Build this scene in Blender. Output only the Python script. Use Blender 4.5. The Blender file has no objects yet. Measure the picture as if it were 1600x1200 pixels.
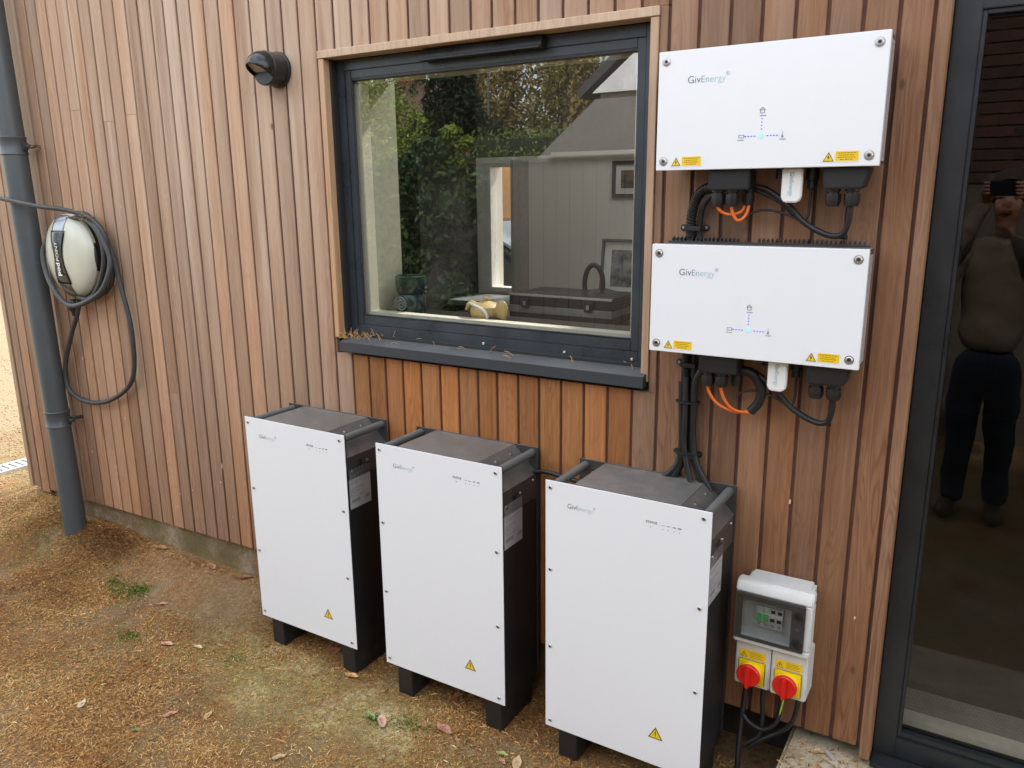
import bpy, bmesh, math, random
import numpy as np
from mathutils import Vector, Matrix
PI = math.pi
SC = bpy.context.scene
COL = SC.collection
rnd = random.Random(7)

# ------------------------------------------------------------------ camera
cam_d = bpy.data.cameras.new('camera'); cam_d.sensor_width = 36; cam_d.lens = 28.045
cam_d.clip_start = .004; cam_d.clip_end = 600
cam = bpy.data.objects.new('camera', cam_d); COL.objects.link(cam); SC.camera = cam
CAM = Vector((2.3246, -2.2381, 1.8040))
def _axes(yaw, pit, rol):
    F = Vector((-math.sin(yaw)*math.cos(pit), math.cos(yaw)*math.cos(pit), -math.sin(pit)))
    R = Vector((math.cos(yaw), math.sin(yaw), 0)); U = R.cross(F)
    return R*math.cos(rol)+U*math.sin(rol), U*math.cos(rol)-R*math.sin(rol), F
_R, _U, _F = _axes(.5509, .2378, -.0103)
cam.matrix_world = Matrix(((_R.x, _U.x, -_F.x, CAM.x), (_R.y, _U.y, -_F.y, CAM.y), (_R.z, _U.z, -_F.z, CAM.z), (0, 0, 0, 1)))
# ------------------------------------------------------------------ world, sun, exposure
W = bpy.data.worlds.new('World'); SC.world = W; W.use_nodes = True
nt = W.node_tree; nt.nodes.clear()
SUN_EL, SUN_AZ = math.radians(41), math.radians(12)     # azimuth clockwise from +Y
sky = nt.nodes.new('ShaderNodeTexSky'); sky.sky_type = 'NISHITA'; sky.sun_disc = False
sky.sun_elevation = SUN_EL; sky.sun_rotation = SUN_AZ; sky.air_density = 1.0; sky.dust_density = 2.5; sky.ozone_density = 1.0
# clouded sky: the sky texture mixed with white cloud
tc = nt.nodes.new('ShaderNodeTexCoord'); cn = nt.nodes.new('ShaderNodeTexNoise')
cn.inputs['Scale'].default_value = 2.2; cn.inputs['Detail'].default_value = 6; cn.inputs['Roughness'].default_value = .6
nt.links.new(tc.outputs['Generated'], cn.inputs['Vector'])
cr = nt.nodes.new('ShaderNodeValToRGB'); cr.color_ramp.elements[0].position = .36; cr.color_ramp.elements[1].position = .56
nt.links.new(cn.outputs['Fac'], cr.inputs[0])
mx = nt.nodes.new('ShaderNodeMix'); mx.data_type = 'RGBA'
nt.links.new(cr.outputs[0], mx.inputs[0]); nt.links.new(sky.outputs[0], mx.inputs[6]); mx.inputs[7].default_value = (9.35, 9.7, 10.35, 1)
bg = nt.nodes.new('ShaderNodeBackground'); bg.inputs[1].default_value = .125
nt.links.new(mx.outputs[2], bg.inputs[0]); wo = nt.nodes.new('ShaderNodeOutputWorld'); nt.links.new(bg.outputs[0], wo.inputs[0])
sd = bpy.data.lights.new('sun', 'SUN'); sd.energy = 3.0; sd.angle = math.radians(2.5); sd.color = (1, .95, .87)
sun = bpy.data.objects.new('sun', sd); COL.objects.link(sun)
sdir = Vector((math.sin(SUN_AZ)*math.cos(SUN_EL), math.cos(SUN_AZ)*math.cos(SUN_EL), math.sin(SUN_EL)))
sun.rotation_euler = sdir.to_track_quat('Z', 'Y').to_euler()
vs = SC.view_settings; vs.view_transform = 'Standard'; vs.look = 'None'; vs.gamma = 1; vs.use_curve_mapping = False; vs.exposure = 1.40
SC.render.engine = 'CYCLES'; SC.cycles.use_denoising = True; SC.cycles.max_bounces = 8; SC.cycles.transparent_max_bounces = 12
SC.cycles.caustics_reflective = False; SC.cycles.caustics_refractive = False

# ------------------------------------------------------------------ helpers
class MB:
    def __init__(s): s.v = []; s.f = []; s.m = []
    def add(s, vs_, fs, mi=0):
        o = len(s.v); s.v += [tuple(p) for p in vs_]; s.f += [tuple(i+o for i in f) for f in fs]; s.m += [mi]*len(fs); return s
    def box(s, a, b, mi=0):
        x0, y0, z0 = a; x1, y1, z1 = b
        return s.add([(x0,y0,z0),(x1,y0,z0),(x1,y1,z0),(x0,y1,z0),(x0,y0,z1),(x1,y0,z1),(x1,y1,z1),(x0,y1,z1)],
              [(0,3,2,1),(4,5,6,7),(0,1,5,4),(1,2,6,5),(2,3,7,6),(3,0,4,7)], mi)
    def prism(s, pts, a, b, axis='y', mi=0):
        # pts 2D; extruded along axis from a to b. axis y: pts=(x,z); x: pts=(y,z); z: pts=(x,y)
        def P(p, t): return {'y': (p[0], t, p[1]), 'x': (t, p[0], p[1]), 'z': (p[0], p[1], t)}[axis]
        n = len(pts); V = [P(p, a) for p in pts]+[P(p, b) for p in pts]
        F = [tuple(range(n)), tuple(range(2*n-1, n-1, -1))]+[(i, i+n, (i+1) % n+n, (i+1) % n) for i in range(n)]
        return s.add(V, F, mi)
    def tube(s, pts, r, n=10, mi=0, caps=True):
        pts = [Vector(p) for p in pts]; N = len(pts)
        rs = r if isinstance(r, (list, tuple)) else [r]*N
        V = []; up = None
        for i, p in enumerate(pts):
            t = (pts[min(i+1, N-1)]-pts[max(i-1, 0)]).normalized()
            if up is None:
                up = Vector((0, 0, 1)) if abs(t.z) < .9 else Vector((1, 0, 0))
            a = t.cross(up)
            if a.length < 1e-4: a = t.cross(Vector((0, 1, 0)))
            a.normalize(); b = t.cross(a).normalized(); up = -b if False else up
            up = a.cross(t).normalized()
            for k in range(n):
                an = 2*PI*k/n; V.append(p+a*math.cos(an)*rs[i]+up*math.sin(an)*rs[i])
        F = [(i*n+k, i*n+(k+1) % n, (i+1)*n+(k+1) % n, (i+1)*n+k) for i in range(N-1) for k in range(n)]
        if caps: F += [tuple(range(n-1, -1, -1)), tuple((N-1)*n+k for k in range(n))]
        return s.add(V, F, mi)
    def cyl(s, a, b, r, n=16, mi=0): return s.tube([a, b], r, n, mi)
    def lathe(s, prof, c=(0,0,0), axis='z', n=24, mi=0, sx=1, sy=1):
        V = []
        for r_, h in prof:
            for k in range(n):
                an = 2*PI*k/n; u, w = r_*math.cos(an)*sx, r_*math.sin(an)*sy
                q = {'z': (u, w, h), 'y': (u, h, w), 'x': (h, u, w)}[axis]
                V.append((q[0]+c[0], q[1]+c[1], q[2]+c[2]))
        N = len(prof)
        F = [(i*n+k, i*n+(k+1) % n, (i+1)*n+(k+1) % n, (i+1)*n+k) for i in range(N-1) for k in range(n)]
        if prof[0][0] > 1e-6: F.append(tuple(range(n)))
        if prof[-1][0] > 1e-6: F.append(tuple((N-1)*n+k for k in range(n)))
        return s.add(V, F, mi)
    def build(s, name, mats, parent=None, bevel=0, smooth=False, loc=None, seg=2, auto=None):
        me = bpy.data.meshes.new(name); me.from_pydata(s.v, [], s.f)
        if not isinstance(mats, (list, tuple)): mats = [mats]
        for m in mats: me.materials.append(m)
        if len(mats) > 1: me.polygons.foreach_set('material_index', s.m)
        bm = bmesh.new(); bm.from_mesh(me); bmesh.ops.recalc_face_normals(bm, faces=bm.faces[:]); 
        if bevel:
            es = [e for e in bm.edges if len(e.link_faces) == 2 and e.calc_face_angle(0) > .6]
            bmesh.ops.bevel(bm, geom=es, offset=bevel, segments=seg, affect='EDGES', clamp_overlap=True)
        if smooth:
            for f in bm.faces: f.smooth = True
            lim = auto or .7
            for e in bm.edges:
                if len(e.link_faces) == 2 and e.calc_face_angle(0) > lim: e.smooth = False
        bm.to_mesh(me); bm.free(); me.update()
        o = bpy.data.objects.new(name, me); COL.objects.link(o)
        if parent: o.parent = parent
        if loc: o.location = loc
        return o
def spline(P, n=10):
    P = [Vector(p) for p in P]; P = [P[0]*2-P[1]]+P+[P[-1]*2-P[-2]]; out = []
    for i in range(1, len(P)-2):
        a, b, c, d = P[i-1:i+3]
        for k in range(n):
            t = k/n; out.append(.5*((2*b)+(c-a)*t+(2*a-5*b+4*c-d)*t*t+(3*b-a-3*c+d)*t**3))
    out.append(P[-2]); return out
def tag(o, label, cat, group=None, kind=None):
    o['label'] = label; o['category'] = cat
    if group: o['group'] = group
    if kind: o['kind'] = kind
    return o
def empty(name, loc=(0,0,0), label=None, cat=None, group=None, rz=0):
    o = bpy.data.objects.new(name, None); COL.objects.link(o); o.location = loc; o.rotation_euler = (0,0,rz); o.empty_display_size = .1
    if label: tag(o, label, cat, group)
    return o
def stuff(o): o['kind'] = 'stuff'; return o
def setting(o): o['kind'] = 'structure'; return o
def copy_tree(o, parent=None):
    c = o.copy(); COL.objects.link(c); c.parent = parent
    for ch in list(o.children): copy_tree(ch, c)
    return c

# ------------------------------------------------------------------ materials
def newmat(name):
    m = bpy.data.materials.new(name); m.use_nodes = True; m.node_tree.nodes.clear(); return m, m.node_tree.nodes, m.node_tree.links
class N:
    """small node-graph helper"""
    def __init__(s, name): s.m, s.n, s.l = newmat(name)
    def node(s, t, ins=None, **kw):
        nd = s.n.new(t)
        for k, v in kw.items(): setattr(nd, k, v)
        for k, v in (ins or {}).items():
            i = nd.inputs[k]
            if isinstance(v, bpy.types.NodeSocket): s.l.new(v, i)
            else: i.default_value = v
        return nd
    def co(s, kind='Object', scale=(1,1,1), off=None):
        t = s.node('ShaderNodeTexCoord'); mp = s.node('ShaderNodeMapping', {'Vector': t.outputs[kind], 'Scale': scale})
        if off is not None: s.l.new(off, mp.inputs['Location'])
        return mp.outputs[0]
    def noise(s, vec, scale=5, detail=4, rough=.5, dist=0):
        return s.node('ShaderNodeTexNoise', {'Vector': vec, 'Scale': scale, 'Detail': detail, 'Roughness': rough, 'Distortion': dist}).outputs['Fac']
    def math(s, op, a, b=0., clamp=False):
        nd = s.node('ShaderNodeMath', {0: a, 1: b}, operation=op); nd.use_clamp = clamp; return nd.outputs[0]
    def ramp(s, f, stops):
        nd = s.node('ShaderNodeValToRGB', {'Fac': f}); e = nd.color_ramp.elements
        while len(e) < len(stops): e.new(.5)
        for i, (p, c) in enumerate(stops):
            e[i].position = p; e[i].color = (*c, 1) if isinstance(c, tuple) else (c, c, c, 1)
        return nd.outputs[0]
    def mix(s, f, a, b, bt='MIX'):
        nd = s.node('ShaderNodeMix', data_type='RGBA', blend_type=bt)
        for i, v in ((0, f), (6, a), (7, b)):
            if isinstance(v, bpy.types.NodeSocket): s.l.new(v, nd.inputs[i])
            elif isinstance(v, tuple): nd.inputs[i].default_value = (*v, 1)
            else: nd.inputs[i].default_value = v
        return nd.outputs[2]
    def bump(s, h, strength=.3, dist=.002):
        return s.node('ShaderNodeBump', {'Height': h, 'Strength': strength, 'Distance': dist}).outputs[0]
    def out(s, col, rough=.5, metal=0, normal=None, spec=.5, **kw):
        b = s.node('ShaderNodeBsdfPrincipled')
        for k, v in dict({'Base Color': col, 'Roughness': rough, 'Metallic': metal, 'Specular IOR Level': spec}, **kw).items():
            if isinstance(v, bpy.types.NodeSocket): s.l.new(v, b.inputs[k])
            elif isinstance(v, tuple) and len(v) == 3: b.inputs[k].default_value = (*v, 1)
            else: b.inputs[k].default_value = v
        if normal is not None: s.l.new(normal, b.inputs['Normal'])
        o = s.node('ShaderNodeOutputMaterial'); s.l.new(b.outputs[0], o.inputs[0]); return s.m
def plain(name, col, rough=.5, metal=0, dirt=.12, sc=30, bump=0, spec=.5, **kw):
    g = N(name); c = g.co('Object'); n = g.noise(c, sc, 5, .6); n2 = g.noise(c, sc*.15, 3)
    dk = tuple(x*(1-dirt*2) for x in col); lt = tuple(min(1, x*(1+dirt)) for x in col)
    f = g.math('ADD', g.math('MULTIPLY', n, .5), g.math('MULTIPLY', n2, .5))
    colr = g.ramp(f, [(.3, dk), (.7, lt)])
    r = g.ramp(n2, [(.3, max(0, rough-.08)), (.7, min(1, rough+.1))])
    return g.out(colr, r, metal, g.bump(n, bump, .001) if bump else None, spec, **kw)

def cedar_mat(name='cedar_weathered', wet=0.):
    g = N(name); oi = g.node('ShaderNodeObjectInfo'); rn = oi.outputs['Random']
    off = g.node('ShaderNodeCombineXYZ', {'X': g.math('MULTIPLY', rn, 37.), 'Y': g.math('MULTIPLY', rn, 11.), 'Z': g.math('MULTIPLY', rn, 91.)}).outputs[0]
    big = g.noise(g.co('Object', (1,1,.085), off), 19, 2, .5, .5)          # cathedral shapes
    rings = g.math('SINE', g.math('MULTIPLY', big, 95.))
    rings = g.math('ADD', g.math('MULTIPLY', rings, .5), .5)
    rings = g.math('POWER', rings, 2.2)
    fib = g.noise(g.co('Object', (1,1,.018), off), 420, 4, .7)
    fib2 = g.noise(g.co('Object', (1,1,.03), off), 90, 3, .6)
    blot = g.noise(g.co('Object', (1,1,.22), off), 9, 4, .6)
    wth = g.noise(g.co('Object', (1,1,.05), off), 16, 4, .6, .3)
    base = oi.outputs['Color']
    dark = g.mix(1., base, (.48, .34, .27), 'MULTIPLY')
    fig = g.ramp(g.math('FRACT', g.math('MULTIPLY', rn, 7.3)), [(.55, .55), (.8, 1.)])
    c = g.mix(g.math('MULTIPLY', fig, g.math('MULTIPLY', rings, g.ramp(blot, [(.35, .2), (.62, 1.)]))), base, dark)
    c = g.mix(g.ramp(fib2, [(.38, 0.), (.66, .62)]), c, g.mix(1., base, (.55, .42, .34), 'MULTIPLY'))
    c = g.mix(g.ramp(fib, [(.4, .0), (.75, .42)]), c, g.mix(1., base, (1.28, 1.3, 1.34), 'MULTIPLY'))
    # silvering where the weather has bleached the boards; amount rides in the object colour's alpha
    al = oi.outputs['Alpha']
    gr = g.math('MULTIPLY', g.ramp(wth, [(.3, .25), (.66, 1.)]), al)
    wz = g.node('ShaderNodeSeparateXYZ', {0: g.node('ShaderNodeNewGeometry').outputs['Position']}).outputs['Z']
    gr = g.math('MULTIPLY', gr, g.ramp(g.math('MULTIPLY', wz, .4), [(.1, .12), (.85, 1.)]))      # paler upward: bleaching, plus the stronger light up there painted in
    c = g.mix(gr, c, (.62, .475, .355))
    st = g.noise(g.co('Object', (1,1,.35), off), 6, 3, .55)
    c = g.mix(g.ramp(st, [(.6, 0.), (.78, .35)]), c, g.mix(1., c, (.62, .58, .56), 'MULTIPLY'))
    vor = g.node('ShaderNodeTexVoronoi', {'Vector': g.co('Object', (1,1,.55), off), 'Scale': 5.2, 'Randomness': 1.}, feature='F1').outputs['Distance']
    c = g.mix(g.ramp(vor, [(.02, .85), (.05, 0.)]), c, (.10, .055, .03))   # pin knots
    h = g.math('ADD', g.math('MULTIPLY', fib, .6), g.math('MULTIPLY', rings, .4))
    return g.out(c, .72, 0, g.bump(h, .35, .0012), .3)
CEDAR = cedar_mat()
GROOVE = plain('cedar_groove', (.12, .05, .03), .8, dirt=.25)  # unweathered timber, darkened further for the shadow in the gaps
ALU = plain('anthracite_aluminium', (.040, .049, .058), .33, .0, .14, 60, .05, .5)
ALUD = plain('black_aluminium', (.016, .019, .022), .34, .0, .18, 60, .04, .5)
_g = N('white_powder_coat'); _p = _g.co('Object'); _sp = _g.noise(_p, 240, 2, .5); _st = _g.noise(_g.co('Object', (1,1,.08)), 22, 4, .6); _bl = _g.noise(_p, 3.5, 4, .6)
_c = _g.mix(_g.ramp(_g.math('MULTIPLY', _st, _bl), [(.26, 0.), (.46, .045)]), (.81, .825, .84), (.66, .65, .62))
_zz = _g.node('ShaderNodeSeparateXYZ', {0: _p}).outputs['Z']
_c = _g.mix(_g.math('MULTIPLY', _g.ramp(_sp, [(.71, 0.), (.78, .28)]), _g.ramp(_zz, [(0., 1.), (.32, .06)])), _c, (.35, .25, .15))       # mud splashed up from the ground
WHITE = _g.out(_c, _g.ramp(_bl, [(.3, .22), (.7, .27)]))
WHITE2 = plain('white_plastic', (.78, .78, .76), .4, 0, .04, 20)
GREYPL = plain('pale_grey_plastic', (.62, .62, .59), .42, 0, .06, 30)
def dusty(name, base, dust, amt, rough, metal):
    g = N(name); geo = g.node('ShaderNodeNewGeometry'); sep = g.node('ShaderNodeSeparateXYZ', {0: geo.outputs['Normal']})
    up = g.ramp(sep.outputs['Z'], [(.3, 0.), (.9, 1.)])
    n = g.noise(g.co('Object'), 26, 6, .7); n2 = g.noise(g.co('Object'), 6, 3)
    f = g.math('MULTIPLY', g.math('MULTIPLY', up, g.ramp(g.math('MULTIPLY', g.math('ADD', n, n2), .5), [(.3, .15), (.65, 1.)])), amt)
    c = g.mix(f, base, dust)
    return g.out(c, g.math('ADD', g.math('MULTIPLY', f, .4), rough), metal, g.bump(g.noise(g.co('Object'), 500, 2), .08, .0005), .5)
STEEL = dusty('dark_painted_steel', (.062, .060, .060), (.31, .295, .27), .75, .24, .25)
BLACKST = dusty('black_painted_steel', (.022, .022, .024), (.2, .18, .15), .4, .4, .2)
HANDLE = dusty('handle_steel', (.10, .108, .11), (.25, .25, .23), .5, .4, .2)
SCREW = plain('stainless_screw', (.55, .54, .52), .3, 1, .1)
SOCKET = plain('screw_socket', (.03, .03, .03), .5)
BLK = plain('black_plastic', (.012, .012, .013), .42, 0, .2, 40, .1)
CABLE = plain('black_cable', (.014, .014, .015), .45, 0, .2, 40)
GCABLE = plain('grey_cable', (.045, .047, .048), .5, 0, .2, 40)
ORANGE = plain('orange_cable_sheath', (.75, .15, .02), .4, 0, .06)
NAVY = plain('navy_print', (.035, .04, .11), .5, 0, 0)
def teal_mat():
    g = N('teal_print'); s = g.node('ShaderNodeSeparateXYZ', {0: g.co('Generated')}).outputs['X']
    return g.out(g.ramp(s, [(0, (.09, .17, .27)), (.45, (.22, .5, .5)), (1, (.40, .62, .66))]), .5)
TEAL = teal_mat()
PRINT = plain('black_print', (.03, .03, .035), .5, 0, 0)
GPRINT = plain('grey_print', (.25, .26, .28), .5, 0, 0)
YEL = plain('yellow_sticker', (.86, .58, .015), .4, 0, .04)
STICK = plain('white_sticker', (.8, .8, .78), .4, 0, .03)
SLAB_LBL = plain('silver_label', (.52, .5, .5), .35, .2, .06)
def emit(name, col, e):
    g = N(name); return g.out(col, .4, 0, None, .5, **{'Emission Color': col, 'Emission Strength': e})
LEDB = emit('blue_led', (.01, .05, .62), .35)
LEDG = emit('green_led', (.30, .62, .58), .20)
CREAM = plain('cream_paint', (.66, .6, .48), .45, 0, .03)
WALLP = plain('interior_plaster', (.72, .68, .60), .8, 0, .03)
DARKIN = plain('dark_interior', (.045, .037, .03), .8, 0, .2)
def glass_mat(name, ior, tint=(.93, .95, .94)):
    g = N(name); geo = g.node('ShaderNodeNewGeometry')
    dt = g.node('ShaderNodeVectorMath', {0: geo.outputs['Incoming'], 1: geo.outputs['Normal']}, operation='DOT_PRODUCT').outputs['Value']
    om = g.math('SUBTRACT', 1., g.math('ABSOLUTE', dt), True); p5 = g.math('POWER', om, 5.)
    ff = g.math('ADD', ior, g.math('MULTIPLY', p5, 1.-ior), True); tr = g.node('ShaderNodeBsdfTransparent', {'Color': (*tint, 1)})
    n = g.noise(g.co('Object'), 1.6, 2)
    gl = g.node('ShaderNodeBsdfGlossy', {'Roughness': .004, 'Color': (1,1,1,1), 'Normal': g.bump(n, .02, .002)})
    m = g.node('ShaderNodeMixShader', {0: ff, 1: tr.outputs[0], 2: gl.outputs[0]})
    o = g.node('ShaderNodeOutputMaterial', {0: m.outputs[0]}); return g.m
GLASS = glass_mat('window_glass', .125)
GLASSD = glass_mat('tinted_door_glass', .030, (.80, .78, .75))
GLASSC = glass_mat('smoked_cover', .02, (.80, .81, .81))
PIPE = plain('pipe_grey_plastic', (.075, .088, .094), .4, 0, .08, 12)

# ------------------------------------------------------------------ ground
def sstep(a, b, x):
    t = np.clip((np.asarray(x, float)-a)/(b-a), 0, 1); return t*t*(3-2*t)
def vnoise(x, y, seed=0):
    x = np.asarray(x, float); y = np.asarray(y, float); r = 0
    g = np.random.RandomState(seed)
    for i in range(7):
        a, b, p, q = g.uniform(-1, 1, 4); r = r+np.sin(x*a*3.1*(1+i*.7)+y*b*3.1*(1+i*.7)+p*9)*np.cos(y*a*2.3*(1+i*.5)-x*b*2.7+q*9)/(1+i*.4)
    return r/2.2
def hz(x, y):
    near = 1-sstep(5, 9, np.hypot(x, y))
    h = .006*vnoise(x*2.2, y*2.2, 3)*near+.0025*vnoise(x*9, y*9, 4)*near
    bank = .075*(1-sstep(-.34, -.01, -np.asarray(y)*-1*-1) if False else sstep(-.36, -.02, y))*(1-sstep(-.35, .0, x))*sstep(-2.45, -1.9, x)
    heap = .03*np.exp(-((np.asarray(x)+1.55)**2/.06+(np.asarray(y)+.03)**2/.02))
    mound = .150*sstep(-.8, .02, y)*(1-sstep(-1.98, -1.68, x))*sstep(-2.75, -2.3, x)
    return h+np.maximum(bank, mound)+heap
def axis_lines(a, b, step, far, grow=1.35):
    c = list(np.arange(a, b+1e-6, step)); s = step; x = b
    while x < far: s *= grow; x += s; c.append(x)
    s = step; x = a
    while x > -far: s *= grow; x -= s; c.insert(0, x)
    return np.array(c)
gx = axis_lines(-5., 3.6, .035, 260); gy = axis_lines(-2.6, .06, .03, 260)
X, Y = np.meshgrid(gx, gy, indexing='ij'); Z = hz(X, Y)
nx, ny = X.shape
me = bpy.data.meshes.new('ground')
idx = np.arange(nx*ny).reshape(nx, ny)
q = np.stack([idx[:-1,:-1], idx[1:,:-1], idx[1:,1:], idx[:-1,1:]], -1).reshape(-1, 4)
me.from_pydata(np.stack([X, Y, Z], -1).reshape(-1, 3).tolist(), [], q.tolist())
me.polygons.foreach_set('use_smooth', [True]*len(me.polygons))
g = N('ground_surface'); P = g.co('Object'); s3 = g.node('ShaderNodeSeparateXYZ', {0: P})
n1 = g.noise(P, 1.7, 5, .6); n2 = g.noise(P, 6, 6, .65, .6); n3 = g.noise(P, 45, 5, .7); n4 = g.noise(P, 220, 3, .7)
conc = g.ramp(n2, [(.3, (.10,.075,.045)), (.5, (.19,.145,.08)), (.7, (.30,.25,.16))])
moss = g.ramp(n3, [(.3, (.11,.09,.022)), (.7, (.27,.22,.075))])
c = g.mix(g.ramp(n1, [(.42, 0.), (.58, .85)]), conc, moss)
ex_ = g.math('POWER', g.math('MULTIPLY', g.math('SUBTRACT', s3.outputs['X'], .25), .66), 2.); ey_ = g.math('POWER', g.math('MULTIPLY', g.math('ADD', s3.outputs['Y'], .42), 2.5), 2.)
pm = g.ramp(g.math('ADD', g.math('ADD', ex_, ey_), g.math('MULTIPLY', n2, 1.4)), [(.7, 1.), (1.7, 0.)])
pmc = g.ramp(g.noise(P, 3.3, 6, .65, .8), [(.34, (.17,.155,.045)), (.5, (.33,.29,.105)), (.62, (.60,.54,.31))])

lit = g.ramp(n3, [(.25, (.08,.034,.012)), (.5, (.22,.10,.034)), (.75, (.36,.19,.07))])
c = g.mix(g.ramp(g.noise(P, 3.1, 4, .6), [(.44, .12), (.62, .8)]), c, lit)
pmc = g.mix(g.ramp(n3, [(.35, .75), (.62, 0.)]), pmc, (.16,.115,.05)); pmc = g.mix(g.ramp(n4, [(.45, 0.), (.75, .5)]), pmc, (.55,.42,.22))
c = g.mix(g.math('MULTIPLY', pm, g.ramp(n3, [(.3, .55), (.6, .95)])), c, pmc)
c = g.mix(g.ramp(n4, [(.34, .75), (.52, 0.)]), c, g.mix(1., c, (.42,.34,.27), 'MULTIPLY'))
n5 = g.noise(P, 95, 4, .8)
c = g.mix(g.ramp(n5, [(.52, 0.), (.66, .5)]), c, g.mix(1., c, (1.7,1.55,1.3), 'MULTIPLY'))
red = g.ramp(s3.outputs['Y'], [(0, 0.), (1, 1.)])
nearwall = g.math('MULTIPLY', g.ramp(g.math('ADD', s3.outputs['Y'], .32), [(.0, 0.), (.25, 1.)]), g.ramp(g.math('ADD', s3.outputs['X'], 1.4), [(.0, 0.), (.4, .6)]))
c = g.mix(nearwall, c, g.ramp(n3, [(.3, (.17,.095,.045)), (.7, (.36,.235,.125))]))
grav = g.ramp(n4, [(.25, (.15,.105,.06)), (.5, (.27,.2,.12)), (.75, (.39,.31,.2))])
fx = g.ramp(g.math('MULTIPLY', g.math('ADD', g.math('ADD', s3.outputs['X'], g.math('MULTIPLY', n1, .8)), 4.0), .5), [(0., 1.), (.8, 0.)])
c = g.mix(fx, c, grav)
lawn = g.ramp(n3, [(.3, (.04,.07,.015)), (.7, (.11,.15,.035))])
fl = g.ramp(g.math('MULTIPLY', g.math('ADD', s3.outputs['Y'], 14.), -.5), [(0., 0.), (.5, 1.)])
c = g.mix(fl, c, lawn)
hh = g.math('ADD', g.math('MULTIPLY', n4, .5), n3)
GROUND = g.out(c, .9, 0, g.bump(hh, .8, .006), .2)
me.materials.append(GROUND); ground = bpy.data.objects.new('ground', me); COL.objects.link(ground); setting(ground)

# ------------------------------------------------------------------ the timber-clad building
bld = empty('timber_clad_building', (0,0,0), 'timber building clad in narrow vertical cedar boards with dark window and glass door', 'building')
BZ = ((-2.4,.19), (-1.79,.206), (-.43,.233), (2.2,.217))
def board_bottom(x): return float(np.interp(x, [p[0] for p in BZ], [p[1] for p in BZ]))
TOPZ = 2.98
gaps = [-1.672, -1.590, -1.507, -1.424, -1.339, -1.261, -1.179, -1.095, -1.012, -.929, -.85, -.765, -.684, -.602, -.523, -.441, -.358, -.273,
        -.187, -.103, -.021, .061, .146, .231, .313, .394, .476, .562, .647, .728, .81, .889, .973, 1.054, 1.137, 1.22, 1.303, 1.386,
        1.468, 1.552, 1.638, 1.72, 1.804, 1.883, 1.965, 2.046, 2.122]
gaps = [-1.757]+gaps
left = [-2.262, -2.19, -2.105, -2.022, -1.94, -1.858, -1.80]
HALF = .0049
def board(x0, x1, z0, z1, tint, silver=0., dy=0.):
    """one board: planed face with arrises, a recessed tongue on its right showing in the joint"""
    w = x1-x0; a = x0+HALF; b = x1-HALF; c = .0022
    m = MB(); y0 = dy
    face = [(0, .020), (0, c), (c, 0), (b-a-c, 0), (b-a, c), (b-a, .020)]
    m.prism([(p[0], p[1]+y0) for p in face], 0, z1-z0, 'z', 0)
    m.prism([(b-a+.0002, .0065), (b-a+2*HALF-.0006, .0065), (b-a+2*HALF-.0006, .0205), (b-a+.0002, .0205)], .0005, z1-z0-.0005, 'z', 1)
    o = m.build('board', [CEDAR, GROOVE], bld, loc=(a, 0, z0)); o.color = (*tint, silver); return o
def lerp3(a, b, t): return tuple(x+(y-x)*t for x, y in zip(a, b))
def tint(x, mid, kind='main'):
    r = rnd.random
    lo = (.365, .203, .114); ri = (.250, .120, .057)
    t = min(1, max(0, (x+.2)/2.0)); c = lerp3(lo, ri, t)  # browner and darker to the right; weaker light there is included
    if kind == 'under': c = lerp3((.46, .185, .050), (.33, .135, .045), r())
    k = .74+.48*r(); hue = (r()-.5)*.16
    if r() < .16: hue += .09; k *= .92
    if r() < .12: k *= .84
    return (c[0]*k*(1+hue*.5), c[1]*k*(1-hue*.3), c[2]*k*(1-hue*1.6))
WX0, WX1, WZ0, WZ1 = .155, 1.439, 1.228, 2.292
joints = {-1.757: 2.42, -1.339: 1.94, -1.095: 1.965, -1.012: 1.975, -1.012+1e-9: 0, -.684: .70}
splits = {4: [2.18], 7: [2.12], 9: [2.14], 10: [.905], 17: [2.62]}
allx = [(left[i], left[i+1]) for i in range(len(left)-1)]
for x0, x1 in allx:
    sv = .55; zb = board_bottom(x0)+(-.018 if x0 < -2.15 and x0 > -2.2 else 0)
    board(x0, x1, zb, TOPZ, tint(x0, 0), sv)
for i in range(len(gaps)-1):
    x0, x1 = gaps[i], gaps[i+1]; xm = (x0+x1)/2; dy = rnd.uniform(-.0008, .0008)
    sv = float(np.interp(xm, [-1.8, -1.0, -.3, .3, 1.2, 2.1], [.5, .75, .85, .75, .45, .14]))*rnd.uniform(.75, 1.1)
    zb = board_bottom(xm)
    over = x1 > WX0+.004 and x0 < WX1-.004
    if over:
        a, b = x0, x1
        kind = 'under'
        ta = tint(xm, 0)
        # boards beside the opening are notched: a narrow strip runs on past the trim
        if x0 < WX0 < x1-.012: board(x0, WX0-.001+HALF, WZ0-.03, WZ1+.0, ta, sv, dy)
        if x0+.012 < WX1 < x1: board(WX1+.001-HALF, x1, WZ0-.03, WZ1, ta, sv, dy)
        board(x0, x1, WZ1+.001, TOPZ, ta, sv, dy)
        under = .2 < xm < 1.42
        board(x0, x1, zb, WZ0-.028, tint(xm, 0, 'under' if under else 'main'), .10 if under else sv, dy)
    else:
        zs = [zb]+splits.get(i, [])+[TOPZ]
        for k in range(len(zs)-1):
            board(x0, x1, zs[k]+(.0012 if k else 0), zs[k+1], tint(xm, 0), sv*rnd.uniform(.8, 1.1), dy+rnd.uniform(-.0004, .0004))
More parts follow.
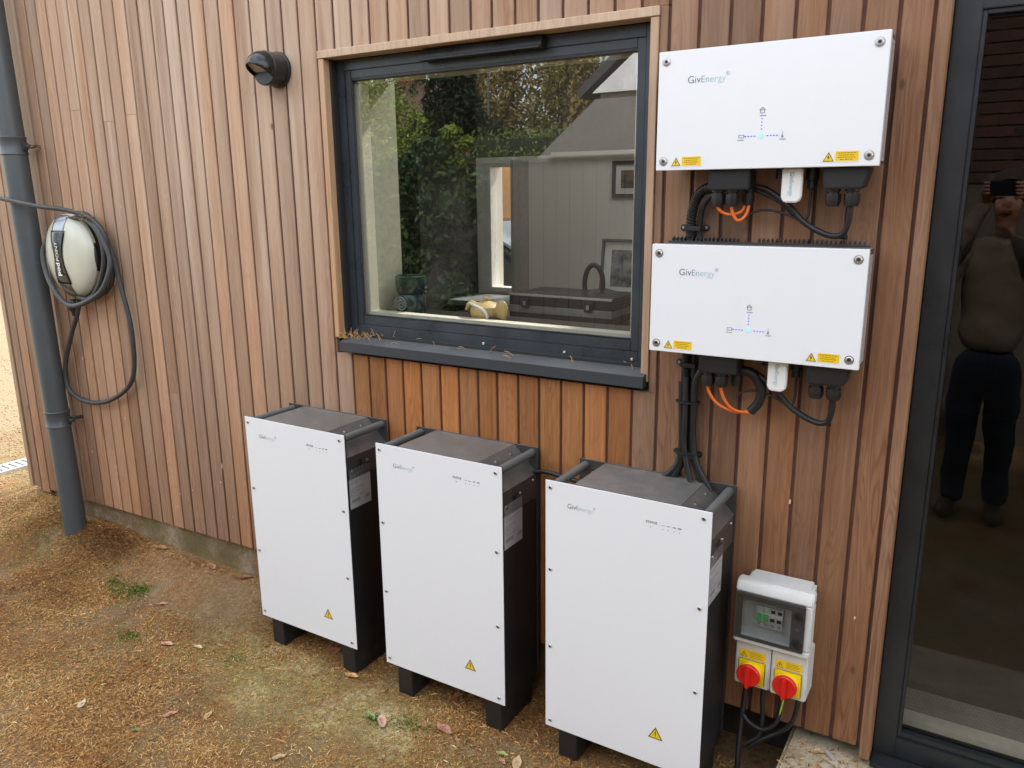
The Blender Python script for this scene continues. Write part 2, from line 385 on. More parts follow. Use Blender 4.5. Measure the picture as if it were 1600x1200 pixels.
# resin nicks and pale scars in the planed faces
_nk = MB()
for x_, z_, l_ in ((-1.655,.80,.028),(-1.63,.50,.012),(-1.30,.73,.02),(-.62,.52,.012),(-.60,.60,.03),(-.83,.44,.012),(-.56,.36,.010),(-.93,.40,.014),(-.96,.33,.012),(-1.60,1.0,.02),(-.20,2.18,.01),(1.62,2.30,.012),(1.88,.93,.016),(2.08,.62,.01),(-1.12,1.75,.012)):
    _nk.prism([(x_-.0025, z_-l_/2), (x_+.002, z_-l_/3), (x_+.003, z_+l_/4), (x_, z_+l_/2), (x_-.003, z_+l_/5)], -.0016, .0005, 'y')
stuff(_nk.build('resin_nick', plain('raw_wood_scar', (.62,.47,.32), .8), bld))
# vertical batten beside the drainpipe, corner board, trims
def strip(name, a, b, col=(.45,.31,.2), sv=.5, bevel=.0015, mat=None):
    m = MB().box((0,0,0), tuple(b[i]-a[i] for i in range(3))); o = m.build(name, mat or CEDAR, bld, bevel=bevel, loc=a, seg=1); o.color = (*col, sv); return o
strip('batten', (-1.799, -.012, .20), (-1.762, .02, TOPZ), (.47,.33,.22), .7)
strip('corner_board', (-2.30, -.006, .19), (-2.2665, .03, TOPZ), (.40,.27,.17), .4)
strip('door_trim', (2.1265, -.006, .185), (2.1555, .075, TOPZ), (.27,.145,.078), .12)
strip('window_trim', (.155, -.007, 1.262), (.1795, .056, 2.2655), (.50,.28,.125), .45)
strip('window_trim', (1.4155, -.007, 1.232), (1.439, .056, 2.2655), (.46,.30,.18), .4)
strip('window_trim', (.1535, -.010, 2.267), (1.4405, .056, 2.2925), (.52,.37,.25), .6)
# masonry plinth, core of the wall, roof
gp = N('plinth_render'); P = gp.co('Object'); a = gp.noise(P, 7, 5, .65); b = gp.noise(P, 60, 4, .6); z = gp.node('ShaderNodeSeparateXYZ', {0: P}).outputs['Z']
c = gp.ramp(gp.math('ADD', gp.math('MULTIPLY', a, .7), gp.math('MULTIPLY', b, .3)), [(.32, (.09,.055,.03)), (.5, (.20,.135,.075)), (.66, (.38,.31,.22))])
c = gp.mix(gp.ramp(gp.noise(P, 3, 3), [(.45, 0.), (.6, .5)]), c, (.14,.13,.05))
PLINTH = gp.out(c, .9, 0, gp.bump(b, .5, .004), .2)
MB().box((-2.27, .034, -.3), (1.45, .28, .26)).build('plinth', PLINTH, bld)
MB().box((1.45, .16, -.3), (2.14, .28, .26)).build('recessed_plinth', plain('damp_shadow_block', (.05,.04,.03), .9), bld)  # set back and darkened here for the shade below the enclosure
MEMB = plain('breather_membrane', (.02,.02,.02), .8)
m = MB()
m.box((-2.25, .0225, .262), (.19, .03, 2.95)); m.box((1.412, .0225, .262), (2.12, .03, 2.95)); m.box((.1905, .0225, .262), (1.4115, .03, 1.20)); m.box((.1905, .0225, 2.29), (1.4115, .03, 2.95))
m.build('membrane', MEMB, bld)
m = MB()   # inner leaf
Y0, Y1 = .142, .36
m.box((-2.25, Y0, .262), (.2, Y1, 2.9)); m.box((1.405, Y0, .262), (2.15, Y1, 2.9)); m.box((.2, Y0, .262), (1.405, Y1, 1.30)); m.box((.2, Y0, 2.24), (1.405, Y1, 2.9))
m.box((2.15, Y0, 2.26), (3.3, Y1, 2.9)); m.box((3.3, .03, .1), (6.2, Y1, 2.9))
m.build('inner_wall', plain('olive_plaster', (.36,.345,.26), .8), bld)
m = MB(); m.box((-2.25, .031, .262), (.18, Y0-.001, 2.95)); m.box((1.418, .031, .262), (2.12, Y0-.001, 2.95)); m.box((.18, .031, .262), (1.418, Y0-.001, 1.275)); m.box((.18, .031, 2.268), (1.418, Y0-.001, 2.95))
m.build('insulation', MEMB, bld)
# rooms: left room behind the window, right room behind the door
FL = .26
m = MB()
FX0, FX1, FZ0, FZ1 = -.835, -.525, 1.10, 1.995          # opening in the back wall
YB = 2.6
m.box((-2.25, YB, FL), (FX0, YB+.2, 2.03)); m.box((FX1, YB, FL), (1.72, YB+.2, 2.03)); m.box((FX0, YB, FL), (FX1, YB+.2, FZ0)); m.box((FX0, YB, FZ1), (FX1, YB+.2, 2.03))
m.box((-2.25, .362, FL), (-2.1, YB-.002, 2.6)); m.box((1.62, .362, FL), (1.72, YB-.002, 2.6))
m.build('room_wall', WALLP, bld)
MB().box((-2.25, YB, 2.032), (1.72, YB+.2, 2.95)).build('upper_wall', plain('shaded_upper_wall', (.10,.08,.065), .8), bld)  # dark tone stands in for shade on the wall above the rail
MB().box((-2.25, .362, FL-.1), (1.62, YB+.2, FL-.002)).build('room_floor', plain('pale_floor', (.5,.44,.36), .6), bld)
m = MB(); m.box((-2.25, .0, 2.955), (-.3, YB+.3, 3.05)); m.box((1.5, .0, 2.955), (6.2, 4.2, 3.05)); m.box((-.3, .0, 2.955), (.02, 2.1, 3.05)); m.box((.02, .0, 2.955), (1.5, .4, 3.05)); m.box((-.3, 2.1, 2.955), (1.5, YB+.3, 3.05))  # unseen opening in the roof, added to let light into the room
m.build('roof', plain('roof_membrane', (.12,.12,.12), .8), bld)
MB().box((-2.32, -.03, 2.985), (6.2, -.005, 3.13)).build('fascia', ALU, bld, bevel=.002)
m = MB(); m.box((1.722, 4.0, FL-.2), (5.2, 4.1, 2.952)); m.box((5.1, .362, FL-.2), (5.2, 3.999, 2.952)); m.box((1.7225, .362, FL), (1.74, 3.999, 2.952)); m.build('dark_room_wall', plain('dark_room_shade', (.10,.085,.07), .8), bld)  # partition added to keep the door side dark; darkness also in the colour
MB().box((1.722, .362, FL-.1), (5.1, 4.0, FL-.001)).build('dark_room_floor', plain('stone_floor', (.10,.09,.075), .5), bld)  # the room's darkness is in the floor colour too
# clad left end wall
for k in range(30):
    y = .035+k*.088
    if y < 2.8: o = strip('end_board', (-2.292, y, .19), (-2.272, y+.08, TOPZ), tint(-2, 0), .5)

# window: outer frame, sash, inner timber lining, pane, vent, sill
def frame4(m, x0, x1, z0, z1, t, y0, y1, tb=None, mi=0):
    tb = tb or t
    m.box((x0, y0, z0), (x0+t, y1, z1), mi); m.box((x1-t, y0, z0), (x1, y1, z1), mi)
    m.box((x0+t, y0, z0), (x1-t, y1, z0+tb), mi); m.box((x0+t, y0, z1-t), (x1-t, y1, z1), mi)
win = MB(); frame4(win, .1805, 1.4145, 1.272, 2.2655, .036, .057, .138, .036)
win = win.build('window', ALU, bld, bevel=.0018)
m = MB(); frame4(m, .2168, 1.3782, 1.3083, 2.2292, .028, .0625, .078, .034); m.build('sash', ALU, win, bevel=.0022)
m = MB(); frame4(m, .2168, 1.3782, 1.3083, 2.2292, .042, .0885, .1405, .048); m.build('inner_lining', CREAM, win, bevel=.002)
MB().box((.246, .0800, 1.343), (1.3735, .0840, 2.2008)).build('pane', GLASS, win)
MB().box((.246, .0642, 2.1945), (1.3735, .0795, 2.2008)).build('gasket', BLK, win); MB().box((.246,.0642,1.343),(1.3735,.0795,1.348)).build('gasket', BLK, win)
m = MB(); m.prism([(.0575, 2.262), (.030, 2.262), (.022, 2.236), (.026, 2.226), (.0575, 2.226)], .585, 1.052, 'x'); m.build('trickle_vent', ALUD, win, bevel=.0015)
m = MB(); m.box((.592, .0195, 2.2275), (1.045, .0225, 2.2325)); m.build('vent_slot', BLK, win)
m = MB(); m.prism([(-.032, 1.2155), (-.032, 1.2515), (.056, 1.272), (.056, 1.262), (-.029, 1.242), (-.029, 1.2155)], .2, 1.434, 'x')
m.box((.2, -.0285, 1.2155), (.202, .0, 1.243)); m.box((1.432, -.0285, 1.2155), (1.434, .0, 1.243))
m.build('sill', dusty('sill_aluminium', (.040,.047,.054), (.16,.155,.14), .5, .4, 0.), win, bevel=.0012)
for x in (.80, 1.12, 1.36):
    MB().lathe([(.004,0),(.004,.006),(.002,.0075)], (x, .055, 1.281), 'z', 10).build('drain_cap', CREAM, win)
# glass door
door = MB(); frame4(door, 2.158, 3.30, .186, 2.262, .058, .048, .13, .064); door = door.build('glass_door', ALUD, bld, bevel=.002)
m = MB(); frame4(m, 2.2165, 3.2415, .2505, 2.2035, .010, .056, .075, .018); m.build('glazing_bead', ALUD, door, bevel=.0015)
MB().box((2.2268, .0765, .2688), (3.2312, .0805, 2.1932)).build('pane', GLASSD, door)
MB().box((2.158, -.008, .168), (3.30, .13, .1845)).build('threshold', ALUD, door, bevel=.002)
m = MB(); m.box((2.16, .135, .24), (3.3, .19, .262)); m.build('inner_sill', plain('limestone_sill', (.7,.7,.62), .6), door)
m = MB(); 
for k in range(9): m.box((2.16, .20+k*.013, .25), (3.3, .208+k*.013, .262))
m.build('floor_grille', plain('grille_metal', (.33,.33,.3), .5), door)
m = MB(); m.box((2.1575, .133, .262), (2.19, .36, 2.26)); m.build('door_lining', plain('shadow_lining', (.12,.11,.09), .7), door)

# far window of the room, with its deep sill
fw = MB(); frame4(fw, FX0+.002, FX1-.002, FZ0+.002, FZ1-.002, .030, YB-.01, YB+.08); fw = fw.build('far_window', plain('white_window_paint', (.8,.78,.72), .4), bld, bevel=.002)
MB().box((FX0+.05, YB+.045, FZ0+.05), (FX1-.05, YB+.05, FZ1-.05)).build('pane', glass_mat('far_glass', .03, (.97,.97,.97)), fw)
MB().box((FX0-.1, YB-.42, FZ0-.05), (FX1+.22, YB-.004, FZ0-.015)).build('inner_sill', plain('grey_sill', (.22,.23,.23), .4), fw)
MB().box((FX1+.004, YB-.20, FZ0-.01), (FX1+.028, YB-.004, 2.0)).build('shutter', plain('shutter_paint', (.40,.37,.32), .6), fw)
cb = empty('shade_cupboard', (-2.09, 1.9, FL), 'added tall dark cupboard in shade at the back left of the room', 'shade_cupboard')
MB().box((0,0,0), (1.19,.66,2.3)).build('carcass', plain('unlit_room_black', (.02,.014,.01), .6), cb)  # added block; its black tone stands for the unlit part of the room
for k in range(2): MB().box((.01+k*.59,-.02,.05),(.585+k*.59,-.001,2.25)).build('door', plain('unlit_room_black', (.02,.014,.01), .6), cb, bevel=.004)

# ------------------------------------------------------------------ drainpipe
dp = empty('downpipe', (-1.735, -.092, 0), 'grey round plastic downpipe held off the cladding by two collars', 'drainpipe')
lean = -.0175/.67
def pipex(z): return .012-.0245*z
m = MB(); m.tube([(pipex(z), 0, z) for z in (-.05, .7, 1.4, 2.1, 2.9)], .0555, 36); m.build('pipe', PIPE, dp, smooth=True)
for z in (.690, 2.035):
    c = MB(); x = pipex(z); c.lathe([(.0565,-.042),(.0585,-.042),(.0605,-.040),(.0605,-.034),(.0580,-.031),(.0580,.031),(.0605,.034),(.0605,.040),(.0585,.042),(.0565,.042)], (x,0,z), 'z', 36)
    col = c.build('collar', PIPE, dp, smooth=True)
    b = MB(); b.box((x+.05, .010, z-.020), (x+.074, .030, z+.012)); b.tube([(x+.062, .02, z-.004), (x+.062, .092, z-.004)], .009, 12)
    b.tube([(x+.074, .018, z-.004), (x+.098, .018, z-.004)], .0065, 10); b.lathe([(0,x+.098),(.0095,x+.098),(.0095,x+.104),(0,x+.106)], (0,.018,z-.004), 'x', 8)
    b.build('bracket', GCABLE, col, smooth=True)

# ------------------------------------------------------------------ drain channel
dc = empty('drain_channel', (0,0,0), 'pale slotted drain channel set in gravel past the far end of timber wall', 'drain')
dx0, dx1 = -3.38, -3.21; y_a, y_b = -1.2, 3.2
m = MB(); m.box((dx0, y_a, -.05), (dx0+.022, y_b, .016)); m.box((dx1-.022, y_a, -.05), (dx1, y_b, .016)); m.build('edge_rail', plain('galvanised_steel', (.55,.55,.54), .4, .2), dc)
MB().box((dx0+.022, y_a, -.06), (dx1-.022, y_b, -.03)).build('channel_floor', BLK, dc)
gm = MB().box((0, 0, 0), (dx1-dx0-.044, .022, .012)).build('grate_bar', plain('grate_metal', (.6,.6,.58), .4), dc)
gm.location = (dx0+.022, y_a+.02, .002)
k = 1
while y_a+.02+k*.045 < y_b-.03:
    c = gm.copy(); COL.objects.link(c); c.location = (dx0+.022, y_a+.02+k*.045, .002); k += 1
# ------------------------------------------------------------------ step
st = MB(); st.prism([(1.925, -.62), (3.6, -.62), (3.6, .032), (2.156, .032), (2.12, .15), (1.925, .15)], -.2, .166, 'z')
gs = N('cast_stone'); P = gs.co('Object'); a = gs.noise(P, 5, 6, .7); b = gs.noise(P, 80, 4, .7)
c = gs.ramp(a, [(.32, (.22,.17,.10)), (.5, (.46,.39,.27)), (.7, (.60,.54,.42))]); c = gs.mix(gs.ramp(b, [(.62, 0.), (.72, .7)]), c, (.1,.06,.03))
STONE = gs.out(c, .85, 0, gs.bump(gs.math('ADD', a, b), .5, .004), .2)
st = st.build('door_step', STONE, None, bevel=.012, seg=3, smooth=True); tag(st, 'pale cast stone step under the glass door', 'step')

# ------------------------------------------------------------------ wall light
wl = empty('wall_light', (-.048, 0, 2.246), 'black eyeball wall light with dusty barrel high on the cladding left of window', 'light')
m = MB(); m.lathe([(.062,-.0005),(.064,-.006),(.064,-.012),(.060,-.014)], (0,0,0), 'y', 40); m.build('wall_plate', BLK, wl, smooth=True)
m = MB(); m.lathe([(.058,-.012),(.058,-.060),(.0605,-.064),(.0605,-.072),(.057,-.075)], (0,0,0), 'y', 40)
m.build('barrel', dusty('dusty_black_plastic', (.014,.014,.014), (.17,.15,.11), .75, .45, 0), wl, smooth=True)
bm = bmesh.new(); bmesh.ops.create_uvsphere(bm, u_segments=40, v_segments=24, radius=.0575)
for v in bm.verts: v.co.y = v.co.y*1.12-.077
cut = bmesh.ops.bisect_plane(bm, geom=bm.verts[:]+bm.edges[:]+bm.faces[:], plane_co=(0,-.108,-.012), plane_no=(-.10,-.52,-.85), clear_outer=True)
for f in bm.faces: f.smooth = True
me = bpy.data.meshes.new('hood'); bm.to_mesh(me); bm.free(); me.materials.append(plain('gloss_black', (.01,.011,.012), .12, 0, 0))
hood = bpy.data.objects.new('hood', me); COL.objects.link(hood); hood.parent = wl
so = hood.modifiers.new('shell', 'SOLIDIFY'); so.thickness = .0035; so.offset = -1
nrm = Vector((-.10,-.52,-.85)).normalized(); cc = Vector((0,-.108,-.008))
ring = MB(); u = Vector((1,0,0)); w_ = nrm.cross(u)
ctr = cc+Vector((0,.012,-.006)); 
ring.add([ctr-nrm*.012+u*.046*math.cos(2*PI*k/32)+w_*.050*math.sin(2*PI*k/32) for k in range(32)], [tuple(range(32))])
ring.build('lens', plain('frosted_lens', (.45,.42,.38), .3), wl)

# ------------------------------------------------------------------ EV charger
ev = empty('ev_charger', (-1.468, 0, 1.522), 'oval cream car charger with black badge and looped grey cable beside downpipe', 'charger')
m = MB(); m.lathe([(.138,-.001),(.145,-.01),(.145,-.052),(.138,-.06)], (.05,0,0), 'y', 48); m.build('back_drum', BLK, ev, smooth=True)
def dome(u, v):   # cover surface: u across, v up on the unit disc
    r2 = u*u+v*v; d = .055+.060*math.sqrt(max(0, 1-min(1, r2)**1.3))
    d += .006*(1-sstep(.24, .42, abs(u)))*(1-min(1, r2))**.5
    return (u*.190, -float(d), v*.196)
def patch(name, mat, inside, off=0., n=56):
    V, F, ID = [], [], {}
    rs = [i/20 for i in range(21)]; an = [2*PI*k/72 for k in range(72)]
    def vid(i, k):
        k %= 72; key = (0, 0) if i == 0 else (i, k)
        if key not in ID:
            u, v = rs[i]*math.cos(an[k]), rs[i]*math.sin(an[k]); p = dome(u, v); ID[key] = len(V); V.append((p[0]*(1+off*.1), p[1]-off, p[2]*(1+off*.1)))
        return ID[key]
    for i in range(20):
        for k in range(72):
            rc = (rs[i]+rs[i+1])/2; ac = an[k]+PI/72; u, v = rc*math.cos(ac), rc*math.sin(ac)
            if inside(u, v):
                f = (vid(i,k), vid(i+1,k), vid(i+1,k+1), vid(i,k+1)) if i else (vid(0,0), vid(1,k), vid(1,k+1))
                F.append(f)
    return MB().add(V, F).build(name, mat, ev, smooth=True, auto=1.2)
patch('cover', plain('cream_gloss_plastic', (.56,.56,.45), .18, 0, .03, 8), lambda u, v: True)
m = MB(); m.lathe([(.1965,-.040),(.1965,-.055),(.195,-.0555)], (0,0,0), 'y', 72, sx=.967); m.build('cover_rim', plain('cream_rim', (.5,.49,.37), .3), ev, smooth=True)
def grid_patch(name, mat, hw, z0, z1, off, n=24, k=8, par=None):
    V, F = [], []
    for i in range(n+1):
        v = z0+(z1-z0)*i/n; h = hw(v)
        for j in range(k+1):
            u = -h+2*h*j/k; r = math.hypot(u, v)
            if r > .985: u, v2 = u/r*.985, v/r*.985
            else: v2 = v
            p = dome(u, v2); V.append((p[0], p[1]-off, p[2]))
    for i in range(n):
        for j in range(k): a = i*(k+1)+j; F.append((a, a+1, a+k+2, a+k+1))
    o = MB().add(V, F).build(name, mat, par or ev, smooth=True, auto=1.2)
    s_ = o.modifiers.new('shell', 'SOLIDIFY'); s_.thickness = .0015; s_.offset = 1; return o
SILV = plain('brushed_silver_band', (.32,.34,.36), .3, .6, .15, 50)
grid_patch('silver_band', SILV, lambda v: .24, .60, .975, .0015)
grid_patch('silver_band', plain('dark_silver_band', (.14,.13,.12), .3, .4, .2, 50), lambda v: .235, -.975, -.62, .0015)
grid_patch('badge', plain('gloss_badge', (.008,.009,.010), .15, 0, 0), lambda v: .215+.05*math.cos(min(1, abs(v)/.62)*PI*1.05)*-1+.02, -.64, .62, .0022)
def text(body, size, loc, rot, mat, parent, name='lettering', ext=.0002, width=None, offset=0., align='LEFT', shear=0):
    cu = bpy.data.curves.new(name, 'FONT'); cu.body = body; cu.size = size; cu.extrude = ext; cu.offset = offset; cu.align_x = align; cu.shear = shear; cu.resolution_u = 3
    cu.materials.append(mat); o = bpy.data.objects.new(name, cu); COL.objects.link(o); o.rotation_euler = rot
    bpy.context.view_layer.update()
    w0 = o.dimensions.x; dg_ = bpy.context.evaluated_depsgraph_get(); me = bpy.data.meshes.new_from_object(o.evaluated_get(dg_)); me.name = name
    bpy.data.objects.remove(o); o = bpy.data.objects.new(name, me); COL.objects.link(o); o.rotation_euler = rot
    if not me.materials: me.materials.append(mat)
    if width: s = width/max(w0, 1e-6); o.scale = (s, s, 1)
    o.parent = parent; o.location = loc; return o
WPR = plain('white_print', (.8,.8,.8), .5, 0, 0)
zr = -.083; TY = dome(0, 0)[1]-.0075
text('pod', .052, (.010, TY, -.088), (PI/2, -PI/2, 0), WPR, ev, offset=.0012, width=.060)
text('POINT', .036, (.010, TY, -.020), (PI/2, -PI/2, 0), WPR, ev, width=.088)
# cable wound behind the cover, hanging loop, and the lead running out of frame past the pipe
L = ev.location
def loc(P): return [(x-L.x, y, z-L.z) for x, y, z in P]
coil = []
for i in range(0, 150):
    t = i/149; an = 2.2-t*2*PI*3.0; rr = .172+.010*math.sin(i*.35)
    coil.append((L.x+.085+(rr+.012*t)*math.cos(an), -.025-.021*((i//50) % 3)-.004*math.sin(i*.21), L.z+(rr*1.10)*math.sin(an)))
MB().tube(loc(coil), .0105, 10).build('coiled_cable', GCABLE, ev, smooth=True)
c2 = spline([(-1.262, -.055, 1.69), (-1.222, -.035, 1.62), (-1.185, -.03, 1.53), (-1.150, -.03, 1.384), (-1.112, -.03, 1.177), (-1.150, -.03, .956), (-1.314, -.035, .836), (-1.511, -.04, .791), (-1.672, -.045, .829), (-1.690, -.045, .946), (-1.60, -.05, 1.105), (-1.500, -.05, 1.25), (-1.47, -.055, 1.31)], 12)
MB().tube(loc(c2), .0115, 10).build('hanging_cable', GCABLE, ev, smooth=True)
c3 = spline([(-1.19, -.045, 1.56), (-1.205, -.05, 1.64), (-1.28, -.065, 1.705), (-1.40, -.10, 1.738), (-1.54, -.14, 1.755), (-1.80, -.17, 1.792), (-2.3, -.2, 1.86), (-2.9, -.3, 1.90), (-3.6, -.5, 1.6), (-3.9, -.7, .6), (-4.0, -.8, .02)], 12)
MB().tube(loc(c3), .0105, 10).build('charging_lead', GCABLE, ev, smooth=True)
c4 = spline([(-1.62, -.07, 1.62), (-1.638, -.10, 1.535), (-1.605, -.115, 1.44), (-1.535, -.13, 1.368), (-1.463, -.13, 1.311), (-1.39, -.128, 1.298), (-1.277, -.125, 1.325), (-1.199, -.10, 1.374), (-1.165, -.075, 1.45), (-1.162, -.06, 1.518), (-1.19, -.06, 1.589), (-1.235, -.058, 1.66), (-1.30, -.05, 1.71)], 12)
MB().tube(loc(c4), .0115, 10).build('front_loop', GCABLE, ev, smooth=True)
m = MB(); m.lathe([(.022,-.01),(.026,.0),(.026,.03),(.018,.045)], (-.05,-.055,-.255), 'z', 20); m.lathe([(.012,-.035),(.016,-.01)], (-.05,-.055,-.255), 'z', 16); m.build('cable_outlet', BLK, ev, smooth=True)

# ------------------------------------------------------------------ batteries
BW, BH = .515, .849
def warn_triangle(parent, cx, cz, s, y, bolt=True):
    """yellow warning triangle with black rim and a bolt or an exclamation mark"""
    h = s*.866
    def tri(k, yy, mat, name):
        P_ = [(cx-s/2*k, cz-h/3*k), (cx+s/2*k, cz-h/3*k), (cx, cz+2*h/3*k)]
        return MB().prism(P_, yy, yy+.0002, 'y').build(name, mat, parent)
    tri(1, y, PRINT, 'triangle_rim'); tri(.78, y-.0003, YEL, 'triangle')
    if bolt: pts = [(cx+.04*s, cz+.36*s), (cx-.12*s, cz+.02*s), (cx, cz+.04*s), (cx-.05*s, cz-.2*s), (cx+.12*s, cz+.12*s), (cx+.01*s, cz+.1*s)]
    else: pts = [(cx-.035*s, cz+.28*s), (cx+.035*s, cz+.28*s), (cx+.02*s, cz-.04*s), (cx-.02*s, cz-.04*s)]
    MB().prism(pts, y-.0006, y-.0004, 'y').build('symbol', PRINT, parent)
    if not bolt: MB().box((cx-.025*s, y-.0006, cz-.15*s), (cx+.025*s, y-.0004, cz-.09*s)).build('symbol', PRINT, parent)
def logo(parent, x, z, w, y, rot=(PI/2, 0, 0), ry=0):
    a = text('Giv', w*.27, (x, y, z), rot, NAVY, parent, 'logo_lettering', width=w*.31, offset=-.0004)
    b = text('Energy', w*.27, (x+w*.325, y, z), rot, TEAL, parent, 'logo_lettering', width=w*.58, offset=-.0006)
    c = text('®', w*.13, (x+w*.93, y, z+w*.12), rot, TEAL, parent, 'logo_lettering', offset=-.0002)
def screw_y(parent, x, y, z, r=.0062, name='screw'):
    o = MB().lathe([(r, 0), (r, -.0012), (r*.8, -.003), (r*.5, -.0031), (r*.45, -.0012), (0, -.0012)], (0,0,0), 'y', 14).build(name, SCREW, parent, loc=(x, y, z), smooth=True, auto=.5)
    MB().lathe([(r*.44, -.0013), (0, -.0014)], (0,0,0), 'y', 8).build('socket', SOCKET, o)
    return o
def make_battery():
    t = empty('battery_unit', (0,0,0))
    m = MB(); m.box((0, -.2475, 0), (BW, -.2445, BH)); fp = m.build('front_panel', WHITE, t, bevel=.0008)
    MB().box((.001, -.2440, .001), (BW-.001, -.2380, BH-.001)).build('panel_edge', BLACKST, t)
    MB().box((0, -.0190, 0), (BW, -.0140, BH)).build('back_plate', STEEL, t, bevel=.0008)
    ch, cw = .09, .093; s_ = .006
    out = [(s_, 0), (BW-s_, 0), (BW-s_, BH-ch), (BW-cw, BH-.004), (cw, BH-.004), (s_, BH-ch)]
    MB().prism(out, -.2375, -.0195, 'y', 0).build('case', BLACKST, t, bevel=.001)
    MB().box((cw-.001, -.2374, BH-.0038), (BW-cw, -.0196, BH-.0016)).build('top_plate', STEEL, t)
    for sg in (0, 1):
        X_ = (lambda x: x) if sg else (lambda x: BW-x)
        # chamfer plate and side flange
        nx_, nz_ = ch/math.hypot(ch, cw), cw/math.hypot(ch, cw)
        P1, P2 = (BW-cw, BH-.004), (BW-s_, BH-ch)
        P3 = (BW-s_, BH-ch-.085)
        pts = [P1, P2, P3, (P3[0]+.0025, P3[1]), (P2[0]+.0025, P2[1]+.001), (P1[0]+.0016, P1[1]+.0028)]
        pts = [(X_(p[0]), p[1]) for p in pts]
        br = MB().prism(pts, -.2372, -.0198, 'y').build('corner_bracket', STEEL, t)
        for tt, ys in ((.20, (-.165, -.075)), ):
            for y_ in ys:
                px, pz = P1[0]+(P2[0]-P1[0])*tt+nx_*.0028, P1[1]+(P2[1]-P1[1])*tt+nz_*.0028
                b = MB().lathe([(.0062, 0), (.0058, .0022), (.0035, .0034), (0, .0034)], (0,0,0), 'z', 12).build('screw', SCREW, br, smooth=True)
                b.location = (X_(px), y_, pz); b.rotation_euler = (0, (1 if sg else -1)*math.atan2(nx_, nz_), 0)
        for y_, z_ in ((-.215, BH-ch-.055), (-.130, BH-ch-.035), (-.045, BH-ch-.018)):
            b = MB().lathe([(.0062, 0), (.0058, .0022), (.0035, .0034), (0, .0034)], (0,0,0), 'z', 12).build('screw', SCREW, br, smooth=True)
            b.location = (X_(P3[0]+.0026), y_, z_); b.rotation_euler = (0, (1 if sg else -1)*PI/2, 0)
        MB().cyl((X_(BW-.022), -.2378, BH-.020), (X_(BW-.022), -.0193, BH-.020), .0135, 28).build('handle', HANDLE, t, smooth=True)
    for x0 in (.045, .430):
        f = MB().box((x0, -.240, -.115), (x0+.066, -.035, -.001)).build('foot', BLACKST, t, bevel=.002)
        for y_ in (-.19, -.12):
            for xs in (x0-.0006, x0+.0666): MB().lathe([(.017, xs-.0004), (.017, xs+.0004)], (0, y_, -.06), 'x', 20).build('hole', SOCKET, f)
    for x in (.017, .492):
        for z in (.827, .558, .292, .024): screw_y(t, x, -.2476, z)
    logo(t, .074, .772, .092, -.2479)
    text('STATUS', .012, (.325, -.2479, .781), (PI/2, 0, 0), PRINT, t, 'status_lettering', width=.034)
    for k, x in enumerate((.372, .388, .405, .421)):
        hh = .0008+.0007*k
        MB().box((x, -.2480, .781), (x+.0095, -.2477, .781+hh)).build('status_mark', PRINT, t)
        MB().box((x+.003, -.2480, .769), (x+.006, -.2477, .7715)).build('status_dot', GPRINT, t)
    MB().box((.338, -.2480, .769), (.342, -.2477, .7715)).build('status_dot', GPRINT, t)
    warn_triangle(t, .377, .106, .046, -.2480, False)
    # rating label and lock on the right side
    lb = MB().box((BW-.0055, -.230, .560), (BW-.0035, -.118, .712)).build('rating_label', SLAB_LBL, t)
    m = MB(); r_ = random.Random(3)
    for k in range(17):
        z_ = .704-k*.0062
        if k in (9, 10): continue
        y_ = -.226
        while y_ < -.126:
            w_ = r_.uniform(.006, .022); m.box((BW-.0034, y_, z_), (BW-.0030, min(y_+w_, -.123), z_+.0022)); y_ += w_+.003
            if r_.random() < .25: break
    for y_, w_ in ((-.222, .045), (-.150, .012), (-.136, .010)): m.box((BW-.0034, y_, .582), (BW-.0030, y_+w_, .596))
    m.build('fine_print', GPRINT, lb)
    k_ = MB(); k_.lathe([(.0115, BW-.0058), (.0115, BW-.001), (.009, BW+.001), (0, BW+.001)], (0, -.168, .728), 'x', 20); k_.build('isolator_button', BLK, t, smooth=True)
    return t
bat = make_battery()
BL = [(-.1149, .1178, .0, 'white battery cabinet nearest the downpipe, leftmost of the three floor units'),
      (.5455, .115, .0, 'white battery cabinet standing between two identical ones under the window'),
      (1.2171, .1054, .0, 'white battery cabinet with black cables behind it, beside the small breaker enclosure')]
for i, (x, z, rz, lab) in enumerate(BL):
    o = bat if i == 0 else copy_tree(bat)
    o.location = (x, 0, z); o.rotation_euler = (0, 0, rz)
    tag(o, lab, 'battery', 'white battery cabinets along the timber wall')

